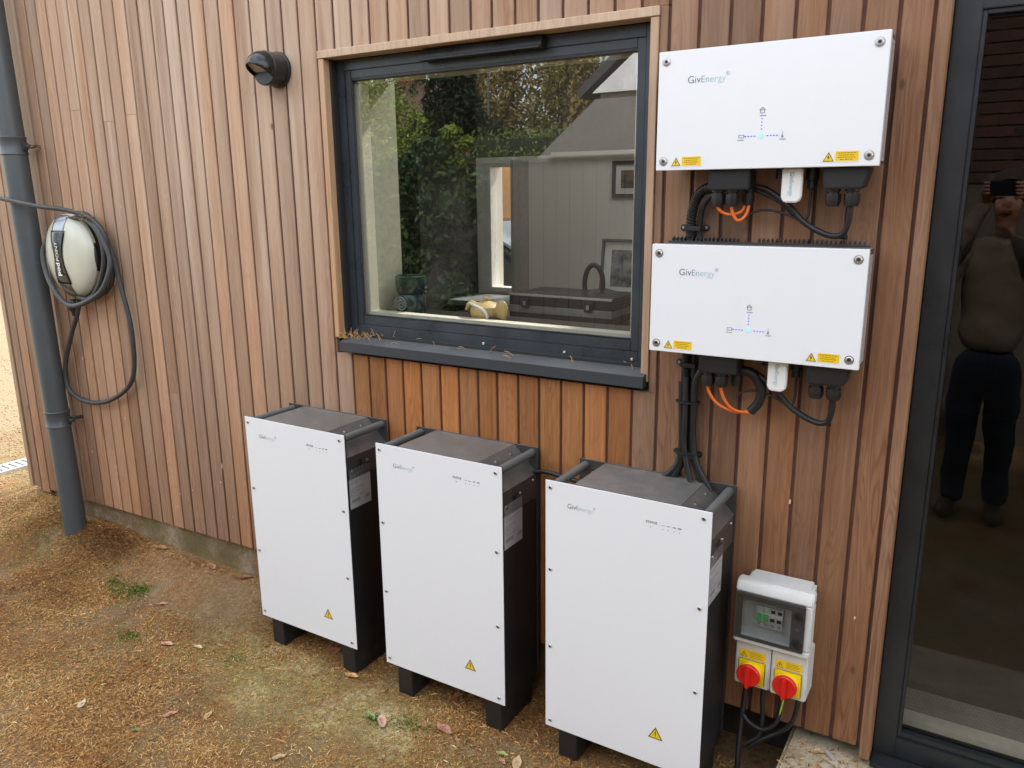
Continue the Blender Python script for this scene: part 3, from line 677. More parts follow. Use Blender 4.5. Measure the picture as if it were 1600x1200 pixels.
# ------------------------------------------------------------------ inverters
IW, IH = .5547, .2983
def gland(parent, x, y, z, r=.018, name='cable_gland'):
    m = MB(); m.lathe([(r*.9, 0), (r*.9, -.006), (r*.72, -.007), (r*.72, -.012)], (0,0,0), 'z', 20)
    m.lathe([(r, -.012), (r*1.02, -.030), (r*.78, -.042), (r*.45, -.043)], (0,0,0), 'z', 8); 
    return m.build(name, BLK, parent, loc=(x, y, z), smooth=True, auto=.4)
def sticker(parent, x, z, w, y):
    b = MB().box((x, y-.0002, z), (x+w, y, z+.028)).build('warning_sticker', STICK, parent)
    warn_triangle(b, x+w*.19, z+.0095, w*.30, y-.0004)
    MB().box((x+w*.37, y-.0004, z+.0025), (x+w-.002, y-.0001, z+.0255)).build('sticker_field', YEL, b)
    m = MB(); r_ = random.Random(5)
    for k, ln in enumerate((.9, .75, .85, .6)):
        z_ = z+.0205-k*.0050; xx = x+w*.40+(1-ln)*w*.25; xe = xx+ln*w*.54
        while xx < xe: q_ = r_.uniform(.002, .007); m.box((xx, y-.0007, z_), (min(xx+q_, xe), y-.0004, z_+.0017)); xx += q_+.0013
    m.build('fine_print', plain('amber_print', (.28,.14,.02), .5, 0, 0), b)
def make_inverter():
    t = empty('inverter', (0,0,0))
    MB().box((0, -.1335, 0), (IW, -.1165, IH)).build('cover', WHITE, t, bevel=.0012)
    MB().box((.006, -.1160, .006), (IW-.0016, -.042, IH-.002)).build('case', STEEL, t, bevel=.001)
    # heat sink: back plate with fins reaching above the case
    h = MB(); h.box((.012, -.0415, .010), (IW-.012, -.036, IH+.004)); hs = h.build('heat_sink', STEEL, t)
    x = .02; fin = None; k = 0
    while x < IW-.02:
        if not (.215 < x < .26):
            if fin is None: fin = MB().prism([(-.0355, 0), (-.012, 0), (-.012, IH+.004), (-.022, IH+.010), (-.0355, IH+.006)], 0, .0022, 'x').build('fin', STEEL, hs); f = fin
            else: f = fin.copy(); COL.objects.link(f)
            f.location = (x, 0, .006)
        x += .0115; k += 1
    MB().box((.03, -.012, .02), (IW-.03, -.0015, IH-.03)).build('wall_bracket', STEEL, t)
    lb = MB().box((IW-.0015, -.110, .012), (IW-.0004, -.062, IH-.016)).build('side_label', SLAB_LBL, t)
    m = MB(); r_ = random.Random(9); z_ = .018
    while z_ < IH-.022:
        q_ = r_.uniform(.002, .010); m.box((IW-.0003, -.104, z_), (IW-.0001, -.104+r_.uniform(.012, .038), z_+.0012)); z_ += .0040
    m.build('fine_print', GPRINT, lb)
    for x, z in ((.021, .273), (.532, .273), (.021, .023), (.531, .024)): 
        s = screw_y(t, x, -.1336, z, .0088)
        MB().lathe([(.0115, 0), (.0115, -.0006), (.009, -.0008)], (0,0,0), 'y', 20).build('washer', SCREW, s, loc=(0,.0001,0))
    logo(t, .079, .216, .108, -.1339)
    y = -.1339
    for k in range(4):                                   # status cross of small blue lights
        MB().lathe([(.0016, y-.0003), (.0016, y)], (.276, 0, .095+k*.0082), 'y', 8).build('status_light', LEDB, t)
    for k in range(4):
        for sx_ in (-1, 1): MB().box((.276+sx_*(.016+k*.0078)-.0019, y-.0003, .0785-.0011), (.276+sx_*(.016+k*.0078)+.0019, y, .0785+.0011)).build('status_light', LEDB, t)
    MB().lathe([(.0060, y-.0003), (.0060, y)], (.276, 0, .0785), 'y', 20).build('centre_light', LEDG, t)
    hx, hz_ = .276, .1365
    MB().prism([(hx-.008, hz_+.004), (hx, hz_+.011), (hx+.008, hz_+.004), (hx+.0065, hz_+.003), (hx, hz_+.0085), (hx-.0065, hz_+.003)], y-.0003, y, 'y').build('house_symbol', GPRINT, t)
    m = MB(); frame4(m, hx-.0055, hx+.0055, hz_-.004, hz_+.0045, .0014, y-.0003, y); m.build('house_symbol', GPRINT, t)
    m = MB(); frame4(m, .2195, .2335, .075, .083, .0012, y-.0003, y); m.build('battery_symbol', GPRINT, t)
    MB().prism([(.3245, .073), (.3315, .073), (.3285, .081), (.3285, .088), (.3275, .088), (.3275, .081)], y-.0003, y, 'y').build('grid_symbol', GPRINT, t)
    for x_, z_ in ((.2175, .069), (.3215, .068), (.270, .126)): MB().box((x_, y-.0003, z_), (x_+.016, y, z_+.0016)).build('tiny_caption', GPRINT, t)
    sticker(t, .040, .0085, .086, -.1339); sticker(t, .424, .010, .086, -.1339)
    tb = MB().box((.138, -.112, -.052), (.248, -.050, -.0005)).build('terminal_box', BLK, t, bevel=.003); gland(tb, .160, -.085, -.052, .019); gland(tb, .198, -.085, -.052, .019); gland(tb, .234, -.062, -.05, .016)
    tb = MB().prism([(.424, -.0005), (.534, -.0005), (.522, -.048), (.512, -.052), (.430, -.052)], -.112, -.050, 'y').build('terminal_box', BLK, t, bevel=.003); gland(tb, .450, -.085, -.052, .019); gland(tb, .494, -.085, -.052, .019)
    dg = MB().prism([(.327,-.0005), (.377,-.0005), (.377,-.074), (.368,-.085), (.336,-.085), (.327,-.074)], -.106, -.088, 'y').build('data_dongle', WHITE2, t, bevel=.003)
    text('GivEnergy', .017, (.347, -.1066, -.010), (PI/2, PI/2, 0), TEAL, dg, 'logo_lettering', width=.058)
    m = MB(); m.lathe([(.016,-.0005),(.016,-.03),(.012,-.032),(.012,-.050),(.008,-.052)], (.392,-.06,0), 'z', 16); m.build('round_connector', BLK, t, smooth=True); MB().lathe([(.013,-.0005),(.013,-.026)], (.314,-.06,0), 'z', 16).build('round_connector', BLK, t, smooth=True)
    return t
inv = make_inverter()
IL = [(1.4941, 1.8524, 'upper white inverter box on the cladding, its top corner nearly level with window head'),
      (1.4910, 1.3593, 'lower white inverter box hanging under an identical one, heat sink fins showing on top')]
for i, (x, z, lab) in enumerate(IL):
    o = inv if i == 0 else copy_tree(inv); o.location = (x, 0, z); tag(o, lab, 'inverter', 'white inverters right of the window')

# ------------------------------------------------------------------ cables and conduit
def cab(name, P_, r, mat, label, cat='cable', n=10, group=None):
    o = MB().tube(spline(P_, n), r, 10).build(name, mat, None, smooth=True); return tag(o, label, cat, group)
def corrugated(name, P_, r, label, group=None):
    S = spline(P_, 14); 
    pts = [Vector(S[0])]; 
    for a, b in zip(S[:-1], S[1:]):
        n_ = max(1, int((b-a).length/.0014)); pts += [a.lerp(b, (k+1)/n_) for k in range(n_)]
    rs = [r*(1 if (i//2) % 2 else .86) for i in range(len(pts))]
    o = MB().tube(pts, rs, 12).build(name, BLK, None); return tag(o, label, 'conduit', group)
corrugated('conduit', [(1.648, -.062, 1.803), (1.615, -.05, 1.806), (1.582, -.036, 1.785), (1.564, -.028, 1.735), (1.561, -.024, 1.68), (1.561, -.022, 1.64), (1.565, -.022, 1.4), (1.564, -.022, 1.27), (1.567, -.022, 1.20)], .0145,
           'black corrugated conduit curving out of upper inverter box and down the boards')
cab('power_cable', [(1.655, -.052, 1.788), (1.622, -.045, 1.785), (1.595, -.030, 1.752), (1.585, -.022, 1.70), (1.584, -.02, 1.64), (1.586, -.02, 1.35), (1.585, -.022, 1.2), (1.588, -.022, 1.06), (1.612, -.03, .985), (1.64, -.03, .93)], .008, CABLE,
    'black cable running down just right of the corrugated conduit')
cab('power_cable', [(1.652, -.06, 1.312), (1.625, -.05, 1.302), (1.600, -.04, 1.26), (1.596, -.034, 1.18), (1.598, -.032, 1.08), (1.612, -.034, 1.01), (1.66, -.035, .93)], .0095, CABLE,
    'black cable bending out of lower inverter and joining the vertical bundle')
cab('power_cable', [(1.553, -.024, 1.25), (1.557, -.024, 1.15), (1.560, -.024, 1.06), (1.553, -.026, 1.0), (1.52, -.03, .955), (1.48, -.03, .93)], .0095, CABLE,
    'black cable at the left of the bundle, sweeping left behind cabinet top')
cab('power_cable', [(1.571, -.036, 1.27), (1.573, -.038, 1.15), (1.574, -.038, 1.06), (1.590, -.042, .985), (1.61, -.045, .92)], .0085, CABLE,
    'black cable at front of the vertical bundle above third battery')
cab('power_cable', [(1.565, -.02, 1.19), (1.57, -.02, 1.08), (1.56, -.022, 1.0), (1.535, -.025, .94), (1.53, -.025, .88)], .012, CABLE, 'thick black cable at back of the vertical bundle')
# joining cables behind and between batteries
cab('link_cable', [(1.50, -.03, .88), (1.30, -.03, .87), (1.17, -.035, .885), (1.09, -.035, .89), (1.03, -.03, .87)], .0075, CABLE, 'black cable bridging the gap between second and third battery')
def clip(x, z, lab, w=.058):
    t = empty('cable_clip', (x, 0, z), lab, 'clip', 'black saddle clips on the cladding')
    m = MB(); m.prism([(-w/2+.008,-.0005),(-w/2+.008,-.004),(-.02,-.004),(-.018,-.043),(.028,-.043),(.030,-.004),(w/2-.008,-.004),(w/2-.008,-.0005)], -.006, .006, 'z')
    m.lathe([(.0095,-.0005),(.0095,-.0045),(.007,-.005)], (-w/2+.003,0,0), 'y', 16); m.lathe([(.0095,-.0005),(.0095,-.0045),(.007,-.005)], (w/2-.003,0,0), 'y', 16)
    m.build('saddle', BLK, t)
    for s_ in (-1, 1): MB().lathe([(.0045,-.005),(.0045,-.0068),(0,-.007)], (s_*(w/2-.003),0,0), 'y', 10).build('screw', SCREW, t)
clip(1.566, 1.697, 'black saddle clip holding the conduit between the two inverters', .072)
clip(1.569, 1.305, 'black saddle clip on the conduit just below the lower inverter', .072)
clip(1.575, 1.028, 'black saddle clip around the cable bundle above the third battery', .074)
for z, lab in ((1.195, 'black cable tie round the bundle a hand below the lower inverter'), (1.04, 'black cable tie cinching the bundle just above the third battery')):
    o = MB().lathe([(.036,-.003),(.0375,-.003),(.0375,.003),(.036,.003)], (1.577,-.032,z), 'z', 24, sx=1, sy=.62).build('cable_tie', BLK, None); tag(o, lab, 'cable tie')
GR = 'orange leads looping under the inverters'
def og(P_, lab): cab('orange_lead', P_, .0043, ORANGE, lab, 'cable', 12, GR)
og([(1.653,-.085,1.775), (1.656,-.085,1.752), (1.675,-.08,1.738), (1.700,-.075,1.738), (1.718,-.066,1.752), (1.727,-.062,1.80)], 'orange lead bowing right from the first gland of upper inverter')
og([(1.690,-.085,1.775), (1.693,-.084,1.745), (1.706,-.08,1.722), (1.722,-.075,1.728), (1.731,-.068,1.752), (1.731,-.062,1.80)], 'orange lead making the tight deeper loop under upper inverter')
og([(1.650,-.085,1.275), (1.653,-.084,1.250), (1.672,-.078,1.218), (1.700,-.07,1.200), (1.735,-.058,1.190), (1.762,-.048,1.196)], 'longer orange lead curving down from the first gland of lower inverter')
og([(1.688,-.085,1.275), (1.691,-.084,1.248), (1.706,-.076,1.215), (1.730,-.066,1.196), (1.768,-.052,1.192)], 'shorter orange lead curving down from the second gland of lower inverter')
cab('flexible_conduit', [(1.728,-.06,1.312), (1.765,-.055,1.305), (1.790,-.05,1.265), (1.786,-.048,1.225), (1.765,-.046,1.194)], .0135, BLK, 'thick black sleeve curling down to meet the orange leads')
for k, (dz, nm) in enumerate(((0, 'upper'), (-.493, 'lower'))):
    cab('data_cable', [(1.735,-.05,1.810+dz), (1.775,-.05,1.798+dz), (1.830,-.055,1.760+dz), (1.868,-.058,1.722+dz), (1.905,-.06,1.698+dz), (1.945,-.062,1.684+dz), (1.973,-.07,1.693+dz), (1.984,-.08,1.728+dz), (1.986,-.085,1.768+dz)], .0075, CABLE,
        'black cable sagging under the %s inverter to its right hand gland' % nm)
    cab('data_cable', [(1.740,-.045,1.800+dz), (1.80,-.045,1.772+dz), (1.86,-.048,1.725+dz), (1.93,-.052,1.688+dz), (1.98,-.05,1.680+dz)], .0055, CABLE, 'thin black cable tucked behind the sagging one under the %s inverter' % nm)
    cab('data_cable', [(1.884,-.06,1.81+dz), (1.885,-.062,1.77+dz), (1.882,-.06,1.735+dz), (1.872,-.058,1.72+dz)], .004, CABLE, 'thin black lead dropping from the round connector of the %s inverter' % nm)
    cab('data_cable', [(1.722,-.06,1.722+dz), (1.740,-.05,1.742+dz), (1.780,-.045,1.747+dz), (1.83,-.05,1.735+dz), (1.88,-.055,1.712+dz), (1.92,-.06,1.694+dz)], .0032, CABLE, 'thinnest black wire arching across the boards under the %s inverter' % nm)

# ------------------------------------------------------------------ breaker enclosure and isolators
cu = empty('breaker_enclosure', (1.773, 0, .517), 'pale grey breaker box with smoked window low on the cladding beside third battery', 'fuse box')
CW, CH = .213, .193
MB().box((.018, -.070, .006), (CW-.012, -.0008, CH-.006)).build('base', GREYPL, cu, bevel=.008, smooth=True)
def ring_lid(m, x0, x1, z0, z1, ix0, ix1, iz0, iz1, y0, y1):
    m.box((x0, y0, z0), (ix0, y1, z1)); m.box((ix1, y0, z0), (x1, y1, z1)); m.box((ix0, y0, z0), (ix1, y1, iz0)); m.box((ix0, y0, iz1), (ix1, y1, z1))
m = MB(); m.prism([(-.0705,0),(-.116,0),(-.116,.020),(-.0705,.020)], 0, CW, 'x'); m.prism([(-.0705,.160),(-.116,.160),(-.112,.180),(-.100,CH),(-.0705,CH)], 0, CW, 'x')
m.box((0,-.1155,.0203),(.012,-.0706,.1597)); m.box((CW-.022,-.1155,.0203),(CW,-.0706,.1597)); m.build('lid', GREYPL, cu, bevel=.004, seg=3, smooth=True)
MB().box((.0125, -.092, .0205), (CW-.0225, -.0708, .1595)).build('inner_panel', plain('pale_inner_panel', (.52,.53,.52), .5), cu)
sc_ = MB().prism([(.004,.018),(CW-.016,.018),(CW-.016,.160),(.004,.160)], -.1235, -.1163, 'y').build('smoked_window', GLASSC, cu, bevel=.003)
m = MB(); frame4(m, .002, CW-.018, .016, .162, .020, -.1225, -.1160, .010); m.box((CW-.054, -.1228, .02), (CW-.0185, -.1165, .158)); m.build('window_rim', plain('smoked_plastic', (.06,.06,.058), .2), cu, bevel=.0015)
for z_ in (.045, .130): MB().lathe([(.011,-.1232),(.011,-.1275),(.006,-.1278),(.006,-.1250),(0,-.1250)], (CW-.036,0,z_), 'y', 20).build('catch', BLK, cu, smooth=True)
MB().lathe([(.006,-.1232),(.006,-.125),(0,-.125)], (CW-.036,0,.088), 'y', 16).build('keyhole', GCABLE, cu)
for k in range(4):
    x_ = .060+k*.0185
    br = MB().prism([(-.0925,.060),(-.104,.060),(-.104,.076),(-.109,.078),(-.109,.102),(-.104,.104),(-.104,.122),(-.0925,.122)], x_, x_+.0175, 'x').build('circuit_breaker', plain('breaker_grey', (.55,.55,.52), .5), cu)
    if k < 2: MB().box((x_+.002, -.1105, .080), (x_+.0155, -.1092, .104)).build('green_face', plain('green_face', (.06,.5,.12), .4), br)
    else:
        MB().box((x_+.003, -.113, .086), (x_+.0145, -.1092, .095)).build('toggle', BLK, br)
        MB().box((x_+.003, -.1048, .108), (x_+.0145, -.1042, .118)).build('toggle', BLK, br)
    for z_ in (.065, .070): MB().box((x_+.004, -.1046, z_), (x_+.013, -.1041, z_+.0018)).build('print', PRINT, br)
RED = plain('red_knob', (.62,.012,.008), .3, 0, .03); YELK = plain('yellow_shroud', (.85,.62,.01), .35, 0, .04)
def isolator(x, z, label, first=None):
    t = empty('rotary_isolator', (x, 0, z), label, 'switch', 'red and yellow rotary switches under the breaker box')
    MB().box((0, -.094, 0), (.1005, -.0008, .1475)).build('box', WHITE2 if 0 else GREYPL, t, bevel=.004, seg=3, smooth=True)
    pl = MB().box((.010, -.0985, .010), (.088, -.0945, .088)).build('yellow_plate', YELK, t, bevel=.002)
    MB().lathe([(.033,-.0988),(.033,-.112),(.030,-.114)], (.048,0,.052), 'y', 36).build('yellow_shroud', YELK, t, smooth=True)
    k = MB(); k.lathe([(.0335,-.1145),(.0345,-.117),(.0345,-.122),(.031,-.126),(.018,-.1245),(.010,-.124),(0,-.124)], (.046,0,.050), 'y', 40); k = k.build('knob', RED, t, smooth=True, auto=.9)
    MB().prism([(.040,.078),(.052,.078),(.054,.050),(.051,.014),(.041,.014),(.038,.050)], -.138, -.1235, 'y').build('grip', RED, k, bevel=.003)
    sk = MB().box((.012, -.0952, .0905), (.086, -.0946, .117)).build('warning_sticker', YEL, t)
    warn_triangle(sk, .024, .0995, .020, -.0956)
    m = MB(); 
    for q_ in range(4): m.box((.042, -.0957, .095+q_*.005), (.080-.004*(q_ % 2), -.0953, .0965+q_*.005))
    m.build('fine_print', plain('amber_print2', (.4,.22,.02), .5), sk); return t
isolator(1.778, .368, 'red rotary switch on yellow plate, left one under the breaker box')
isolator(1.8815, .366, 'red rotary switch on yellow plate, right one nearest the glass door')
def cc(P_, lab, r=.007): cab('supply_cable', P_, r, CABLE, lab, 'cable')
cc([(1.803,-.04,.372), (1.800,-.04,.30), (1.796,-.05,.22), (1.800,-.08,.12), (1.815,-.11,.04), (1.87,-.16,.012)], 'black cable dropping from the left switch to the ground', .0085)
cc([(1.852,-.04,.372), (1.852,-.04,.30), (1.856,-.04,.23), (1.850,-.05,.18), (1.82,-.06,.15)], 'black cable hanging between the two rotary switches')
cc([(1.904,-.04,.370), (1.905,-.04,.29), (1.895,-.045,.235), (1.86,-.05,.205), (1.82,-.05,.215), (1.80,-.05,.235)], 'black cable looping left under the rotary switches')
cc([(1.955,-.04,.370), (1.952,-.04,.30), (1.938,-.04,.245), (1.905,-.04,.205), (1.86,-.05,.17), (1.82,-.06,.13)], 'black cable curving down left from the right switch')
cab('earth_wire', [(1.912,-.045,.370), (1.914,-.045,.33), (1.909,-.045,.29), (1.902,-.045,.25)], .0025, plain('earth_green', (.3,.6,.05), .4), 'thin green and yellow wire under the right rotary switch')
o = MB().cyl((2.040, -.01, .174), (2.065, -.035, .173), .006, 12).build('conduit_stub', GCABLE if 0 else SLAB_LBL, None, smooth=True); tag(o, 'short grey plastic tube lying on the step below the boards', 'pipe')

# ------------------------------------------------------------------ things inside the room
WOODD = plain('dark_wood', (.05,.03,.018), .35, 0, .2, 12)
dk = empty('desk', (.25, .50, FL), 'dark wooden desk inside behind the window, carrying the briefcase', 'desk')
MB().box((0, 0, .985), (1.33, 1.05, 1.02)).build('desk_top', WOODD, dk, bevel=.004)
for x_ in (.02, 1.25):
    for y_ in (.02, .97): MB().box((x_, y_, 0), (x_+.06, y_+.06, .984)).build('leg', WOODD, dk)
bc = empty('briefcase', (.57, .60, FL+1.021), 'hard black briefcase with silver edging and two latches on the indoor desk', 'briefcase')
MB().box((0, 0, 0), (.47, .28, .045)).build('bottom_shell', plain('case_black', (.012,.012,.013), .4), bc, bevel=.006)
MB().box((0, 0, .052), (.47, .28, .105)).build('lid', plain('case_black', (.02,.02,.022), .3), bc, bevel=.006)
m = MB(); m.box((-.002, -.004, .030), (.472, .284, .060)); m.build('edge_band', plain('case_alu', (.35,.34,.33), .3, .7), bc, bevel=.002)
MB().box((0, -.004, .100), (.47, .006, .108)).build('top_edge', plain('case_alu2', (.6,.6,.6), .3, .7), bc)
for x_ in (.065, .355):
    l_ = MB().box((x_, -.014, .050), (x_+.035, -.005, .090)).build('latch', BLK, bc, bevel=.002)
    MB().box((x_+.012, -.016, .062), (x_+.024, -.0142, .080)).build('keyhole_plate', SCREW, l_)
# headphones on a black bag
bg_ = MB(); bg_.prism([(0,0),(.26,0),(.24,.05),(.12,.075),(.03,.045)], 0, .2, 'y'); o = bg_.build('camera_bag', plain('bag_black', (.03,.03,.032), .6), None, bevel=.015, seg=3, smooth=True, loc=(.60, 1.02, FL+1.021)); tag(o, 'low black bag lying behind the briefcase indoors', 'bag')
o = MB().tube([(.775+.045*math.cos(a_), .99, FL+1.135+.085*math.sin(a_)) for a_ in [PI*k/20*1.2-.3 for k in range(21)]], .011, 10).build('headphones', BLK, None, smooth=True); tag(o, 'black headphone band standing up behind the briefcase indoors', 'headphones')
def picture(name, x, y, z, w, h, lab, lean=0., fr=.016, mat=.035, col=(.03,.03,.03), img=(.08,.08,.08)):
    t = empty(name, (x, y, z), lab, 'picture'); t.rotation_euler = (lean, 0, 0)
    m = MB(); frame4(m, 0, w, 0, h, fr, -.02, 0); m.build('frame', plain('frame_paint', col, .4), t)
    MB().box((fr, -.006, fr), (w-fr, -.002, h-fr)).build('mount', plain('mount_card', (.7,.7,.68), .7), t)
    g = N('picture_image'); P_ = g.co('Object', (14, 14, 14)); n = g.noise(P_, 1.2, 5, .6)
    MB().box((fr+mat, -.0078, fr+mat), (w-fr-mat, -.0062, h-fr-mat)).build('image', g.out(g.ramp(n, [(.35, (.02,.02,.02)), (.7, img)]), .5), t)
    return t
picture('framed_picture', .60, 1.43, FL+1.021, .225, .285, 'white mounted photograph in thin frame leaning on the desk wall indoors', -.12, .012, .04, (.08,.08,.085), (.35,.36,.38))
picture('framed_picture', .13, YB-.003, 1.755, .30, .225, 'small dark framed picture hung on the pale indoor wall', 0, .022, .035, (.06,.05,.045), (.2,.13,.07))
MB_ = MB().box((-.30, YB-.05, 2.02), (1.60, YB-.004, 2.045)).build('picture_rail', CREAM, bld)
# window board inside
MB().box((.2005, .143, 1.302), (1.4045, .34, 1.338)).build('window_board', plain('dark_window_board', (.05,.035,.025), .5), bld, bevel=.003)
# stoneware pot with a spiral
vp = empty('spiral_vase', (.350, .225, 1.339), 'dark green glazed vase with a coiled spiral relief at left of the window board', 'vase')
VG = plain('dark_glaze', (.03,.055,.055), .18, 0, .4, 30, .2)
MB().lathe([(.052,0),(.056,.01),(.055,.06),(.047,.075),(.056,.085),(.060,.12),(.060,.145),(.054,.148),(.050,.10),(0,.095)], (0,0,0), 'z', 28).build('body', VG, vp, smooth=True)
sp = []
for k in range(60):
    a_ = k/59*PI*5.2; r_ = .004+.026*k/59; sp.append((r_*math.cos(a_)-.005, -.058, .040+r_*math.sin(a_)))
MB().tube(sp, .0036, 8).build('spiral', plain('grey_glaze', (.22,.22,.21), .3), vp, smooth=True)
# teapot
CT = plain('honey_glaze', (.62,.42,.17), .35, 0, .15, 18)
tp = empty('teapot', (.715, .205, 1.339), 'honey coloured squat teapot with white stripe on the window board', 'teapot')
MB().lathe([(.044,0),(.054,.012),(.060,.032),(.056,.052),(.040,.064),(.018,.070)], (0,0,0), 'z', 28).build('body', CT, tp, smooth=True)
MB().lathe([(.034,.062),(.024,.069),(.009,.072),(.011,.079),(.008,.086),(0,.087)], (0,0,0), 'z', 20).build('lid', CT, tp, smooth=True)
MB().tube(spline([(-.040,0,.050), (-.064,-.004,.060), (-.075,-.006,.046), (-.080,-.006,.036)], 6), [.012]*6+[.011]*6+[.009]*7, 12).build('spout', CT, tp, smooth=True)
bm = bmesh.new(); bmesh.ops.create_uvsphere(bm, u_segments=20, v_segments=14, radius=1)
for v in bm.verts: v.co = Vector((v.co.x*.027+.075, v.co.y*.013-.012, v.co.z*.040+.040))
for f in bm.faces: f.smooth = True
me = bpy.data.meshes.new('handle'); bm.to_mesh(me); bm.free(); me.materials.append(CT); o = bpy.data.objects.new('handle', me); COL.objects.link(o); o.parent = tp
MB().tube(spline([(-.060,-.020,.062), (-.02,-.048,.060), (.015,-.054,.050), (.036,-.052,.030), (.036,-.050,.006)], 8), .0055, 8).build('stripe', plain('white_glaze', (.8,.8,.78), .2), tp, smooth=True)
o = MB().lathe([(.034,0),(.032,.006),(.018,.016),(.006,.022),(0,.022)], (.775,.165,1.339), 'z', 20, sx=1.3).build('pebble_lens', BLK, None, smooth=True); tag(o, 'small black domed object beside the teapot on the window board', 'ornament')
# sunglasses-like hanging ornament at the right jamb
oc = empty('hanging_ornament', (1.335, .21, 1.40), 'cream looped ornament hanging at the right edge of the window', 'ornament')
for k, (z_, r_) in enumerate(((.16, .020), (.115, .024), (.065, .018))):
    MB().tube([(r_*math.cos(a_), 0, z_+r_*1.3*math.sin(a_)) for a_ in [2*PI*q/20 for q in range(21)]], .004, 8).build('loop', CREAM, oc, smooth=True)
MB().tube([(0,0,.20),(.004,0,.10),(0,0,-.06)], .003, 6).build('string', CREAM, oc)

# seen through the far window: lit timber fence and a parked car
ff = empty('far_fence', (0,0,0), 'orange timber screen standing outside the far window of the room', 'fence')
OW = plain('orange_timber', (.55,.27,.09), .7, 0, .2, 6)
fb = None
for k in range(46):
    x_ = -6.2+k*.125
    if fb is None: fb = MB().box((0,0,0), (.118,.02,2.7)).build('board', OW, ff); b_ = fb
    else: b_ = fb.copy(); COL.objects.link(b_)
    b_.location = (x_, 7.4, 0)
car = empty('parked_car', (-3.1, 5.6, 0), 'dark grey parked car glimpsed through the far window of the room', 'car')
CP = plain('dark_car_paint', (.035,.04,.045), .15, .5, 0, 5)
bodyp = [(-2.1,.28),(2.1,.28),(2.15,.62),(1.95,.95),(1.25,1.08),(.55,1.46),(-.75,1.50),(-1.6,1.12),(-2.1,1.0),(-2.15,.6)]
MB().prism(bodyp, -.85, .85, 'y').build('body', CP, car, bevel=.07, seg=4, smooth=True)
m = MB(); m.prism([(1.12,1.08),(.54,1.41),(-.7,1.45),(-1.4,1.10)], -.866, -.856, 'y'); m.build('side_glass', plain('car_glass', (.02,.025,.03), .06), car)
m = MB(); m.prism([(1.24,1.10),(.60,1.46),(.62,1.475),(1.28,1.11)], -.7, .7, 'y'); m.build('windscreen', plain('car_glass2', (.16,.2,.22), .06), car)
for x_ in (-1.35, 1.35):
    for y_ in (-.84, .72):
        w_ = MB().lathe([(.33,0),(.33,.14),(.2,.15),(.2,-.01)], (0,0,0), 'y', 28).build('wheel', plain('tyre', (.02,.02,.02), .8), car, loc=(x_, y_-.01, .33), smooth=True)
        MB().lathe([(.2,-.012),(.18,-.02),(0,-.016)], (0,0,0), 'y', 20).build('rim', SCREW, w_)

# ------------------------------------------------------------------ the garden behind the photographer (mirrored in the panes)
def leaf_mat(name, cols, tr=.25):
    g = N(name); at = g.node('ShaderNodeAttribute', attribute_name='tone').outputs['Fac']
    c = g.ramp(at, cols); b = g.node('ShaderNodeBsdfPrincipled', {'Base Color': c, 'Roughness': .55, 'Specular IOR Level': .3}); t = g.node('ShaderNodeBsdfTranslucent', {'Color': c})
    m = g.node('ShaderNodeMixShader', {0: tr, 1: b.outputs[0], 2: t.outputs[0]}); g.node('ShaderNodeOutputMaterial', {0: m.outputs[0]}); return g.m
RS = np.random.RandomState(11)
def cards(name, C_, size, mat, parent=None, aspect=.45, upright=0., tone=None):
    """leaf-sized quads with a fold, at the points C_ (n,3)"""
    n = len(C_); d = RS.normal(size=(n, 3)); d[:, 2] = d[:, 2]*(1-upright)-upright*1.5; d /= np.linalg.norm(d, axis=1)[:, None]
    e = RS.normal(size=(n, 3)); e -= (e*d).sum(1)[:, None]*d; e /= np.linalg.norm(e, axis=1)[:, None]
    s = size*RS.uniform(.6, 1.4, n)[:, None]; nn = np.cross(d, e)
    V = np.stack([C_-d*s*.5, C_+e*s*aspect*.5+nn*s*.06, C_+d*s*.5, C_-e*s*aspect*.5+nn*s*.06], 1).reshape(-1, 3)
    return arr_mesh(name, V, np.arange(4*n).reshape(n, 4), mat, parent, np.repeat(RS.uniform(0, 1, n) if tone is None else tone, 4))
def arr_mesh(name, V, F, mat, parent=None, tone=None, smooth=False):
    me = bpy.data.meshes.new(name); k = F.shape[1]
    me.vertices.add(len(V)); me.vertices.foreach_set('co', np.ascontiguousarray(V, dtype=np.float32).ravel())
    me.loops.add(F.size); me.loops.foreach_set('vertex_index', F.astype(np.int32).ravel())
    me.polygons.add(len(F)); me.polygons.foreach_set('loop_start', np.arange(0, F.size, k, dtype=np.int32))
    if tone is not None:
        a = me.attributes.new('tone', 'FLOAT', 'POINT'); a.data.foreach_set('value', np.ascontiguousarray(tone, dtype=np.float32))
    me.update(calc_edges=True); me.validate(); me.materials.append(mat)
    o = bpy.data.objects.new(name, me); COL.objects.link(o)
    if parent: o.parent = parent
    return o
def clumps(n, blobs, fill=.55):
    w = np.array([b[3]*b[4]*b[5] for b in blobs])**.7; w /= w.sum(); k = RS.choice(len(blobs), n, p=w); B = np.array(blobs)[k]
    d = RS.normal(size=(n, 3)); d /= np.linalg.norm(d, axis=1)[:, None]; r = RS.uniform(fill**3, 1, n)**(1/3)*RS.normal(1, .08, n)
    return B[:, :3]+d*B[:, 3:]*r[:, None]
